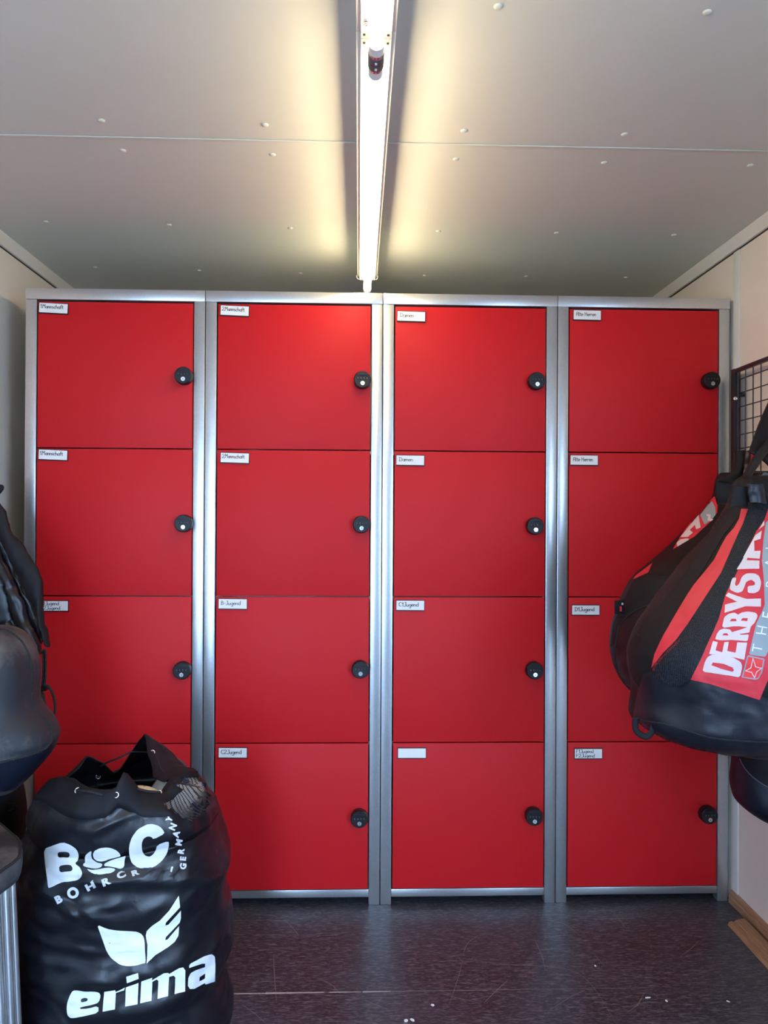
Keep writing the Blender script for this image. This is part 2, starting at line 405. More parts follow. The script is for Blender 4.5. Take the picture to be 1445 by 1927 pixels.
def locker(k):
    x0 = LX0 + k * LW; x1 = x0 + LW - 0.0022
    T = thing('locker', (x0 + LW / 2, LY + LD / 2, 0), LLAB[k], 'locker', 'red locker towers along the end wall')
    box('post', x0, x0 + PW, LY, LY + .035, 0, LH - .0365, GALV, T, bev=0.0025)
    box('post', x1 - PW, x1, LY, LY + .035, 0, LH - .0365, GALV, T, bev=0.0025)
    box('post', x0, x0 + PW, LY + LD - .035, LY + LD, 0, LH - .0365, GALV, T, bev=0.0025)
    box('post', x1 - PW, x1, LY + LD - .035, LY + LD, 0, LH - .0365, GALV, T, bev=0.0025)
    box('top_rail', x0 - .0005, x1 + .0005, LY - .003, LY + LD, LH - .0365, LH, GALV, T, bev=0.003)
    box('bottom_rail', x0 + PW, x1 - PW, LY + .002, LY + .030, ZB - .026, ZB - .001, GALV, T, bev=0.002)
    # cabinet body: side, back and floor sheets with three shelves
    bm = bmesh.new()
    bbox(bm, x0 + .004, x0 + .008, LY + .035, LY + LD - .035, ZB - .02, LH - .037); bbox(bm, x1 - .008, x1 - .004, LY + .035, LY + LD - .035, ZB - .02, LH - .037)
    bbox(bm, x0 + .008, x1 - .008, LY + LD - .04, LY + LD - .036, ZB - .02, LH - .037)
    from_bm('cabinet_body', bm, GALV, T)
    for r in range(4):
        z = ZB + r * PD
        box('shelf', x0 + .009, x1 - .009, LY + .024, LY + LD - .041, z - .012, z - .002, GALV, T)
    for r in range(4):
        zt = ZB + (4 - r) * PD - (.0045 if r == 0 else .0022); zb = ZB + (3 - r) * PD + .0016
        dx0, dx1 = x0 + PW + .0040, x1 - PW - .0034
        D = box('door', dx0, dx1, LY + .001, LY + .021, zb, zt, RED, T, bev=0.0016)
        # name plate
        if CARDS[k][r] != ('',):
            q = CPX[k][r]; p = atY(q[0], q[1], LY); w, h = 0.0905, 0.0305
            t = -math.radians(CTILT[k][r]); ct, st = math.cos(t), math.sin(t)
            def P2(a, b, y): return (p.x + a * ct - b * st, y, p.z + a * st + b * ct)
            def slab(name, a0, a1, b0, b1, ya, yb, mm):
                vs = [P2(a, b, y) for y in (ya, yb) for a, b in ((a0, b0), (a1, b0), (a1, b1), (a0, b1))]
                return mesh(name, vs, [(0, 1, 2, 3), (7, 6, 5, 4), (0, 4, 5, 1), (1, 5, 6, 2), (2, 6, 7, 3), (3, 7, 4, 0)], mm, D)
            slab('plate_holder', -.0015, w + .0015, -h - .0030, .0022, LY - .0028, LY + .0012, BLACKP)
            slab('name_card', 0, w, -h, 0, LY - .0036, LY - .0025, CARD)
            lines = CARDS[k][r]
            for li, tx in enumerate(lines):
                V, F, W = strokes_flat(tx, (.10 if len(tx) < 9 else .12), .03, seed=k * 10 + r + li)
                if len(lines) == 2: hh, bx, by = .0112, .005, -.0128 - li * .0145
                else: hh, bx, by = (.0125, .008, -.0185) if len(tx) < 12 else (.0118, .004, -.0165)
                if tx[0] in 'AD': bx = .009
                wscale = min(hh * 1.0, (w - bx - .006) / W)
                if len(tx) >= 12: wscale = w * .82 / W
                if len(tx) < 12: wscale = min((w * .76 - bx * .3) / W, hh * 1.35)
                mesh('card_writing', [P2(bx + v.x * wscale, by + v.y * hh, LY - .0038) for v in V], F, INK, D)
        # combination lock
        q = LPX[k][r]; dep = .030
        c = atY(q[0], q[1], LY - dep); R = 0.0282
        bm = bmesh.new()
        prof = [(R * .93, .0015), (R, -.004), (R, -dep + .005), (R * .95, -dep + .001), (R * .90, -dep)]
        n = 36; rings = []
        for (rr, yy) in prof:
            rings.append([bm.verts.new((c.x + rr * math.cos(2 * math.pi * i / n), LY + yy, c.z + rr * math.sin(2 * math.pi * i / n))) for i in range(n)])
        for a, b in zip(rings, rings[1:]):
            for i in range(n): bm.faces.new((a[i], a[(i + 1) % n], b[(i + 1) % n], b[i]))
        bm.faces.new(rings[-1]); bm.faces.new(rings[0][::-1])
        from_bm('combination_lock', bm, BLACKP, D, True, math.radians(35))
        yf = LY - dep
        # recessed dial window with raised brow, four dials, key core
        box('lock_brow', c.x - R * .66, c.x + R * .66, yf - .0022, yf + .001, c.z + R * .46, c.z + R * .62, BLACKP, D, bev=.0006)
        bm = bmesh.new()
        for j in range(4):
            xx = c.x + (-.42 + j * .28) * R * 1.25
            bcyl(bm, (xx - .0024, yf + .002, c.z + R * .12), (xx + .0024, yf + .002, c.z + R * .12), .0042, n=14)
        from_bm('number_dials', bm, BLACKP, D, True, math.radians(35))
        V, F, W = strokes_flat('1212', .12, 0, 0)
        vs = []
        for j in range(4):
            xx = c.x + (-.42 + j * .28) * R * 1.25
            V1, F1, W1 = strokes_flat('.1'[1], .16, 0, 0)
            for v in V1: vs.append((xx + (v.x - .11) * .0042, yf - .0024, c.z + R * .12 + (v.y - .5) * .0048))
        fs = [(4 * i, 4 * i + 1, 4 * i + 2, 4 * i + 3) for i in range(len(vs) // 4)]
        mesh('dial_marks', vs, fs, GREYINK, D)
        kc = Vector((c.x + .0006, yf, c.z - R * .42))
        cyl('key_cylinder', kc + Vector((0, .001, 0)), kc + Vector((0, -.0016, 0)), .0068, CHROME, D, 24)
        box('keyhole', kc.x - .0008, kc.x + .0008, kc.y - .0019, kc.y - .001, kc.z - .0026, kc.z + .0026, DARKG, D)
    return T
for k in range(4): locker(k)

# ------------------------------------------------------------------ fluorescent battens
LCX, FZ, TZ = 0.026, 2.106, 2.071
def batten(y0, y1, label, near):
    T = thing('ceiling_lamp', (LCX, (y0 + y1) / 2, ZC), label, 'lamp', 'fluorescent battens in a line along the ceiling')
    w, wt = 0.035, 0.0268
    box('housing', LCX - w, LCX + w, y0 + .001, y1 - .001, FZ + .012, ZC, TRIMM, T, bev=.001)
    box('reflector_tray', LCX - wt, LCX + wt, y0 + .001, y1 - .001, FZ, FZ + .012, WHITEM, T)
    cyl('tube', (LCX, y0 + .046, TZ), (LCX, y1 - (.046 if near else .020), TZ), 0.013, TUBEM, T, 20)
    for y, s in ((y0, 1), (y1, -1)):
        bm = bmesh.new()
        bbox(bm, LCX - .0115, LCX + .0115, min(y + s * .002, y + s * .012), max(y + s * .002, y + s * .012), TZ, FZ, .002)
        bcyl(bm, (LCX, y + s * .001, TZ), (LCX, y + s * .017, TZ), .0142, n=24)
        h = from_bm('lamp_holder', bm, WHITEM if (not near and s < 0) else mat('holder_plastic', (.10, .09, .085), .4), T, True, math.radians(40))
        bm = bmesh.new()
        bcyl(bm, (LCX, y + s * .017, TZ), (LCX, y + s * .0245, TZ), .0132, n=24)
        from_bm('tube_cap', bm, CHROME, T, True, math.radians(40))
        if near or s > 0: cyl('dim_tube_end', (LCX, y + s * .0245, TZ), (LCX, y + s * .046, TZ), .0129, WHITEM, T, 20)
        box('holder_slot', LCX - .002, LCX + .002, min(y + s * .006, y + s * .011), max(y + s * .006, y + s * .011), TZ - .0152, TZ - .013, CARD, T)
        for dx in (-.021, .021):
            box('tray_clip', LCX + dx - .002, LCX + dx + .002, min(y + s * .010, y + s * .014), max(y + s * .010, y + s * .014), FZ - .0012, FZ, DARKG, T)
    for s in (-1, 1):
        if not near:
            tube_path('end_clip', [(LCX + s * .026, y1 - .006, FZ + .002), (LCX + s * .034, y1 - .002, FZ + .004), (LCX + s * .038, y1 - .012, FZ + .012)], .0012, TRIMM, T, 6)
    return T
JY = 1.347
batten(JY, 2.731, 'lit white fluorescent batten running from ceiling centre to above the lockers', False)
bn = batten(-0.06, JY, 'lit white fluorescent batten at the top edge, nearer end of the lamp line', True)
V, F, W = strokes_flat('AEG', .16, 0, 1)
p = atZ(688, 43, FZ - .0006)
mesh('maker_mark', [(p.x - (v.y - .5) * .006, p.y + (v.x - W / 2) * .010 * -1 * -1, FZ - .0007) for v in V], F, INK, bn)

# ------------------------------------------------------------------ soft bag tools
def fabric(name, col, rough=0.5, dust=None, dscale=6.0, bump=0.25, bscale=35.0, crease=0.25, crs=4.5, spec=.4):
    M = bpy.data.materials.new(name); M.use_nodes = True
    nt = M.node_tree; b = nt.nodes['Principled BSDF']
    tc = nd(nt, 'ShaderNodeTexCoord')
    n1 = nd(nt, 'ShaderNodeTexNoise', Scale=bscale, Detail=5.0, Distortion=0.6); nt.links.new(tc.outputs['Object'], n1.inputs['Vector'])
    wv = nd(nt, 'ShaderNodeTexNoise', Scale=900.0, Detail=1.0); nt.links.new(tc.outputs['Object'], wv.inputs['Vector'])
    mpc = nd(nt, 'ShaderNodeMapping'); mpc.inputs['Rotation'].default_value = (0.3, 0.5, 0.2); mpc.inputs['Scale'].default_value = (1.0, 1.0, 1.9); nt.links.new(tc.outputs['Object'], mpc.inputs['Vector'])
    rg = nd(nt, 'ShaderNodeTexNoise', noise_type='RIDGED_MULTIFRACTAL', normalize=True, Scale=crs, Detail=2.5, Distortion=0.9); nt.links.new(mpc.outputs['Vector'], rg.inputs['Vector'])
    b0 = nd(nt, 'ShaderNodeBump', Strength=crease, Distance=0.03); nt.links.new(rg.outputs['Fac'], b0.inputs['Height'])
    b1 = nd(nt, 'ShaderNodeBump', Strength=bump, Distance=0.006); nt.links.new(n1.outputs['Fac'], b1.inputs['Height']); nt.links.new(b0.outputs['Normal'], b1.inputs['Normal'])
    b2 = nd(nt, 'ShaderNodeBump', Strength=0.15, Distance=0.0006); nt.links.new(wv.outputs['Fac'], b2.inputs['Height']); nt.links.new(b1.outputs['Normal'], b2.inputs['Normal'])
    nt.links.new(b2.outputs['Normal'], b.inputs['Normal'])
    b.inputs['Roughness'].default_value = rough
    b.inputs['Specular IOR Level'].default_value = spec
    if dust:
        n2 = nd(nt, 'ShaderNodeTexNoise', Scale=dscale, Detail=7.0, Roughness=0.65); nt.links.new(tc.outputs['Object'], n2.inputs['Vector'])
        mr = nd(nt, 'ShaderNodeMapRange'); mr.inputs['From Min'].default_value = .48; mr.inputs['From Max'].default_value = .78
        nt.links.new(n2.outputs['Fac'], mr.inputs['Value'])
        mx = nd(nt, 'ShaderNodeMix', data_type='RGBA'); mx.inputs[6].default_value = tuple(col) + (1,); mx.inputs[7].default_value = tuple(dust) + (1,)
        nt.links.new(mr.outputs[0], mx.inputs['Factor']); nt.links.new(mx.outputs[2], b.inputs['Base Color'])
    else:
        b.inputs['Base Color'].default_value = tuple(col) + (1,)
    MATS[name] = M
    return M
def dotted(name, c0, c1, scale, rough=.5):
    """open knit fabric: dark yarn round small cells"""
    M = bpy.data.materials.new(name); M.use_nodes = True
    nt = M.node_tree; b = nt.nodes['Principled BSDF']
    tc = nd(nt, 'ShaderNodeTexCoord'); v = nd(nt, 'ShaderNodeTexVoronoi', Scale=scale, Randomness=0.25); nt.links.new(tc.outputs['Object'], v.inputs['Vector'])
    mr = nd(nt, 'ShaderNodeMapRange'); mr.inputs['From Min'].default_value = .25; mr.inputs['From Max'].default_value = .55; nt.links.new(v.outputs['Distance'], mr.inputs['Value'])
    mx = nd(nt, 'ShaderNodeMix', data_type='RGBA'); mx.inputs[6].default_value = tuple(c0) + (1,); mx.inputs[7].default_value = tuple(c1) + (1,)
    nt.links.new(mr.outputs[0], mx.inputs['Factor']); nt.links.new(mx.outputs[2], b.inputs['Base Color'])
    bp = nd(nt, 'ShaderNodeBump', Strength=.6, Distance=.001); nt.links.new(mr.outputs[0], bp.inputs['Height']); nt.links.new(bp.outputs['Normal'], b.inputs['Normal'])
    b.inputs['Roughness'].default_value = rough; b.inputs['Specular IOR Level'].default_value = .28
    return M
def net_mat(name, s):
    M = bpy.data.materials.new(name); M.use_nodes = True
    nt = M.node_tree; b = nt.nodes['Principled BSDF']; b.inputs['Base Color'].default_value = (.015, .016, .02, 1); b.inputs['Roughness'].default_value = .6
    tc = nd(nt, 'ShaderNodeTexCoord'); sp = nd(nt, 'ShaderNodeSeparateXYZ'); nt.links.new(tc.outputs['Object'], sp.inputs[0])
    outs = []
    for sg in (1, -1):
        a = nd(nt, 'ShaderNodeMath', operation='MULTIPLY_ADD'); nt.links.new(sp.outputs['Z'], a.inputs[0]); a.inputs[1].default_value = sg; nt.links.new(sp.outputs['X'], a.inputs[2])
        ml = nd(nt, 'ShaderNodeMath', operation='MULTIPLY'); nt.links.new(a.outputs[0], ml.inputs[0]); ml.inputs[1].default_value = s
        fr = nd(nt, 'ShaderNodeMath', operation='FRACT'); nt.links.new(ml.outputs[0], fr.inputs[0])
        gt = nd(nt, 'ShaderNodeMath', operation='GREATER_THAN'); nt.links.new(fr.outputs[0], gt.inputs[0]); gt.inputs[1].default_value = .30
        outs.append(gt.outputs[0])
    mu = nd(nt, 'ShaderNodeMath', operation='MULTIPLY'); nt.links.new(outs[0], mu.inputs[0]); nt.links.new(outs[1], mu.inputs[1])
    tr = nd(nt, 'ShaderNodeBsdfTransparent'); mix = nd(nt, 'ShaderNodeMixShader')
    nt.links.new(mu.outputs[0], mix.inputs[0]); nt.links.new(b.outputs[0], mix.inputs[1]); nt.links.new(tr.outputs[0], mix.inputs[2])
    nt.links.new(mix.outputs[0], nt.nodes['Material Output'].inputs['Surface'])
    return M
NYLON = fabric('black_nylon', (0.0045, 0.0055, 0.009), 0.38, bump=.3, bscale=18, crease=.55, crs=6.5, spec=.5)
NYLON2 = fabric('black_polyester', (0.006, 0.006, 0.0085), 0.68, bump=.25, bscale=22, crease=.35, spec=.28)
NAVYF = fabric('navy_black_fabric', (0.005, 0.008, 0.018), 0.5)
DUSTY = fabric('dusty_black_fabric', (0.016, 0.019, 0.024), 0.6, dust=(0.15, 0.14, 0.13), dscale=5.5, bump=.15, crease=.08)
TARP = fabric('black_tarpaulin', (0.010, 0.012, 0.019), 0.36, dust=(.03, .035, .048), dscale=4, bump=.3, bscale=14, crease=.3)
REDF = fabric('red_fabric', (0.62, 0.028, 0.045), 0.5, bump=.3, bscale=20)
MESHF = dotted('black_mesh_fabric', (0.022, 0.032, 0.05), (0.003, 0.0035, 0.005), 330)
MESHD = dotted('dark_mesh_fabric', (0.0045, 0.0055, 0.009), (0.002, 0.002, 0.003), 420)
NETM = net_mat('see_through_net', 215)
PRINT = mat('white_print', (0.62, 0.64, 0.64), 0.5, var=.18, vscale=14)
PRINTB = mat('bright_print', (0.72, 0.76, 0.77), 0.45, var=.1, vscale=14)
PRINTP = mat('pale_print', (0.66, 0.56, 0.57), 0.5, var=.1, vscale=12)
GREYP = mat('grey_print', (0.27, 0.33, 0.36), 0.5, var=.1, vscale=10)
CORD = fabric('black_cord', (0.012, 0.013, 0.016), .6, bump=.8, bscale=300)
ALU = mat('aluminium', (0.72, 0.74, 0.75), 0.30, 0.9, var=.06, vscale=20)

class Body:
    def __init__(s): s.v, s.f = [], []
    def bvh(s): return BVHTree.FromPolygons([tuple(p) for p in s.v], s.f)
def loft(rows, Yc, hd, n=80, per=5, power=2.2, amp=0.0, scale=5.0, seed=0, stretch=(1, 1, 1), cap=True, crease=0.0):
    """closed soft body: rows = (pixel y, left x, right x[, half depth, centre depth])"""
    B = Body()
    R = [Vector((r[0], r[1], r[2])) for r in rows]
    H = [Vector((r[3] if len(r) > 3 else hd, r[4] if len(r) > 4 else Yc, 0)) for r in rows]
    R = catmull(R, per); H = catmull(H, per)
    so = Vector((seed * 7.3, seed * 3.1, seed * 5.7))
    cs = []
    for r, h in zip(R, H):
        L = atY(r.y, r.x, h.y); Q = atY(r.z, r.x, h.y)
        c = (L + Q) / 2; a = (Q.x - L.x) / 2
        cs.append(c)
        for k in range(n):
            t = 2 * math.pi * k / n
            cx, sy = math.cos(t), math.sin(t)
            e = 2.0 / power
            nx = abs(cx) ** e * (1 if cx > 0 else -1); ny = abs(sy) ** e * (1 if sy > 0 else -1)
            p = Vector((c.x + a * nx, c.y - h.x * ny, c.z))
            if amp or crease:
                q = Vector((p.x * scale * stretch[0], p.y * scale * stretch[1], p.z * scale * stretch[2])) + so
                d = amp * noise.fractal(q, 0.9, 2.1, 4) + crease * (noise.ridged_multi_fractal(q * 0.8, 1.0, 2.0, 3, 1.0, 2.0) - 1.0) * .5
                q2 = Vector((p.x * 1.0 + p.z * .8, p.y, p.z * 1.7 - p.x * .7)) * scale * 2.2 + so
                d += crease * .55 * (noise.ridged_multi_fractal(q2, 1.0, 2.1, 2, 1.0, 2.0) - 1.0) * .5
                w = abs(sy) ** .7 if sy > 0 else .4
                nn = Vector((nx / max(a, .02), -ny / max(h.x, .02), 0)).normalized()
                p += nn * d * (0.35 + .65 * w)
            B.v.append(p)
    m_ = len(R)
    for i in range(m_ - 1):
        for k in range(n):
            B.f.append((i * n + k, i * n + (k + 1) % n, (i + 1) * n + (k + 1) % n, (i + 1) * n + k))
    if cap:
        for i in (0, m_ - 1):
            B.v.append(cs[i]); ci = len(B.v) - 1
            for k in range(n):
                t = (i * n + k, i * n + (k + 1) % n, ci)
                B.f.append(t if i else t[::-1])
    B.n = n; B.rows = m_
    return B
def put(name, B, material, parent): return mesh(name, B.v, B.f, material, parent, smooth=True)
def inpoly(x, y, poly):
    c = False; j = len(poly) - 1
    for i in range(len(poly)):
        xi, yi = poly[i]; xj, yj = poly[j]
        if (yi > y) != (yj > y) and x < (xj - xi) * (y - yi) / (yj - yi) + xi: c = not c
        j = i
    return c
def topx(p):
    v = p - CAM; z = v.dot(AX_F)
    return 722.5 + FPX * v.dot(AX_R) / z, 963.5 + FPX * v.dot(AX_D) / z
def rnd_poly(poly, it=1, q=.22):
    P = [Vector(p) for p in poly]
    for _ in range(it):
        o = []
        for i in range(len(P)):
            a, b = P[i], P[(i + 1) % len(P)]
            o += [a * (1 - q) + b * q, a * q + b * (1 - q)]
        P = o
    return [tuple(p) for p in P]
def flat_bm(loops):
    bm = bmesh.new(); vl = [v for l in loops for v in l]
    tri = tessellate_polygon([[Vector((x, y, 0)) for x, y in l] for l in loops])
    vs = [bm.verts.new((x, y, 0)) for x, y in vl]
    for t in tri:
        try: bm.faces.new([vs[i] for i in t])
        except ValueError: pass
    return bm
def drape(name, bm, bvh, material, parent, off=.0012, grid=6.0):
    """lay flat artwork (photo pixel coordinates) on the surface it is printed on or sewn to"""
    bmesh.ops.dissolve_degenerate(bm, dist=.04, edges=bm.edges)
    xs = [v.co.x for v in bm.verts]; ys = [v.co.y for v in bm.verts]
    for ax, lo, hi in ((0, min(xs), max(xs)), (1, min(ys), max(ys))):
        t = lo + grid
        while t < hi:
            co = [0, 0, 0]; co[ax] = t; no = [0, 0, 0]; no[ax] = 1
            bmesh.ops.bisect_plane(bm, geom=bm.verts[:] + bm.edges[:] + bm.faces[:], dist=1e-4, plane_co=co, plane_no=no)
            t += grid
    dead = []
    for v in bm.verts:
        d = ray(v.co.x, v.co.y).normalized()
        hit, nrm, idx, dist = bvh.ray_cast(CAM, d)
        if hit is None: dead.append(v); continue
        if nrm.dot(d) > 0: nrm = -nrm
        v.co = hit + nrm * off
    if dead: bmesh.ops.delete(bm, geom=dead, context='VERTS')
    for f in bm.faces:
        f.normal_update()
        if f.normal.dot(f.calc_center_median() - CAM) > 0: f.normal_flip()
    o = org(parent)
    bmesh.ops.translate(bm, verts=bm.verts, vec=-o)
    me = bpy.data.meshes.new(name); bm.to_mesh(me); bm.free(); me.materials.append(material)
    for p in me.polygons: p.use_smooth = True
    return link(name, me, parent)
def decal(name, loops, bvh, material, parent, off=.0012, grid=6.0, z=None, rnd=0):
    if z: loops = [[(z[0] + x / z[2], z[1] + y / z[2]) for x, y in l] for l in loops]
    if rnd: loops = [rnd_poly(l, rnd) for l in loops]
    return drape(name, flat_bm(loops), bvh, material, parent, off, grid)
GLY = {}
def glyph(ch, bold):
    if (ch, bold) not in GLY:
        c = bpy.data.curves.new('g', 'FONT'); c.body = ch; c.size = 1.0; c.offset = bold; c.align_x = 'CENTER'; c.resolution_u = 4
        o = bpy.data.objects.new('g', c); COL.objects.link(o)
        me = bpy.data.meshes.new_from_object(o.evaluated_get(bpy.context.evaluated_depsgraph_get()))
        V = [v.co.copy() for v in me.vertices]; F = [tuple(p.vertices) for p in me.polygons]
        bpy.data.objects.remove(o); bpy.data.curves.remove(c); bpy.data.meshes.remove(me)
        x0, x1 = min(v.x for v in V), max(v.x for v in V); y0, y1 = min(v.y for v in V), max(v.y for v in V)
        GLY[(ch, bold)] = ([((v.x - (x0 + x1) / 2) / (y1 - y0), (v.y - (y0 + y1) / 2) / (y1 - y0)) for v in V], F)
    return GLY[(ch, bold)]
def letter(ch, cx, cy, h, ang, bvh, material, parent, bold=.03, wx=1.0, off=.0014, name='print_letter', z=None):
    """one printed letter: centre, height and turn (degrees, anticlockwise) in photo pixels"""
    if z: cx, cy, h = z[0] + cx / z[2], z[1] + cy / z[2], h / z[2]
    V, F = glyph(ch, bold); a = math.radians(ang); c, s = math.cos(a), math.sin(a)
    bm = bmesh.new(); vs = []
    for x, y in V:
        x, y = x * h * wx, y * h
        vs.append(bm.verts.new((cx + x * c - y * s, cy - (x * s + y * c), 0)))
    for f in F:
        try: bm.faces.new([vs[i] for i in f])
        except ValueError: pass
    return drape(name, bm, bvh, material, parent, off, 5.0)
def on(bvh, x, y, off=.002, Y=None):
    d = ray(x, y).normalized(); hit, nrm, i, dist = bvh.ray_cast(CAM, d)
    if hit is None: return atY(x, y, Y if Y else 2.0)
    if nrm.dot(d) > 0: nrm = -nrm
    return hit + nrm * off
def piping(name, pts, bvh, r, material, parent, off=.001, Y=None):
    P = catmull([Vector((x, y)) for x, y in pts], 5)
    return tube_path(name, [on(bvh, p.x, p.y, off, Y) for p in P], r, material, parent, 6, 1)
def fold(name, A, B, Y, bulge, material, parent, amp=.002, seed=0, m_=7, back=.010):
    """a thick fold of cloth between two edges given in photo pixels at a depth (Y may vary along it)"""
    A = catmull([Vector((x, y)) for x, y in A], 7); B = catmull([Vector((x, y)) for x, y in B], 7)
    N = min(len(A), len(B)); verts, faces = [], []
    A = [A[round(i * (len(A) - 1) / (N - 1))] for i in range(N)]; B = [B[round(i * (len(B) - 1) / (N - 1))] for i in range(N)]
    for i in range(N):
        y = Y if not isinstance(Y, tuple) else Y[0] + (Y[1] - Y[0]) * i / (N - 1)
        a, b = atY(A[i].x, A[i].y, y), atY(B[i].x, B[i].y, y)
        for side in (0, 1):
            for k in range(m_):
                s = k / (m_ - 1)
                p = a.lerp(b, s); q = p * 30 + Vector((seed, 0, 0))
                d = noise.fractal(q, .8, 2, 3) * amp * 1.15
                p = p + Vector((d * .8, -bulge * math.sin(math.pi * s) + (back if side else 0) + d, d * .6))
                verts.append(p)
    W = 2 * m_
    for i in range(N - 1):
        for k in range(m_ - 1):
            faces.append((i * W + k, i * W + k + 1, (i + 1) * W + k + 1, (i + 1) * W + k))
            faces.append((i * W + m_ + k, (i + 1) * W + m_ + k, (i + 1) * W + m_ + k + 1, i * W + m_ + k + 1))
        faces.append((i * W, (i + 1) * W, (i + 1) * W + m_, i * W + m_)); faces.append((i * W + m_ - 1, i * W + 2 * m_ - 1, (i + 1) * W + 2 * m_ - 1, (i + 1) * W + m_ - 1))
    for i in (0, N - 1):
        for k in range(m_ - 1): faces.append((i * W + k, i * W + m_ + k, i * W + m_ + k + 1, i * W + k + 1))
    return mesh(name, verts, faces, material, parent, smooth=True)
def torus(name, c, nrm, R, r, material, parent, n=20, k=8):
    u = nrm.orthogonal().normalized(); w = nrm.cross(u).normalized(); nrm = nrm.normalized()
    vs, fs = [], []
    for i in range(n):
        t = 2 * math.pi * i / n; d = u * math.cos(t) + w * math.sin(t)
        for j in range(k):
            a = 2 * math.pi * j / k; vs.append(c + d * (R + r * math.cos(a)) + nrm * r * math.sin(a))
    for i in range(n):
        for j in range(k): fs.append((i * k + j, i * k + (j + 1) % k, ((i + 1) % n) * k + (j + 1) % k, ((i + 1) % n) * k + j))
    return mesh(name, vs, fs, material, parent, smooth=True)
def sphere(name, c, r, material, mats=None, pick=None, parent=None, sub=4):
    bm = bmesh.new(); bmesh.ops.create_icosphere(bm, subdivisions=sub, radius=r)
    me = bpy.data.meshes.new(name)
    if pick:
        for f in bm.faces: f.material_index = pick(f.calc_center_median().normalized())
    bm.to_mesh(me); bm.free()
    for mm in (mats or [material]): me.materials.append(mm)
    for p in me.polygons: p.use_smooth = True
    o = link(name, me, parent); o.location = c
    return o

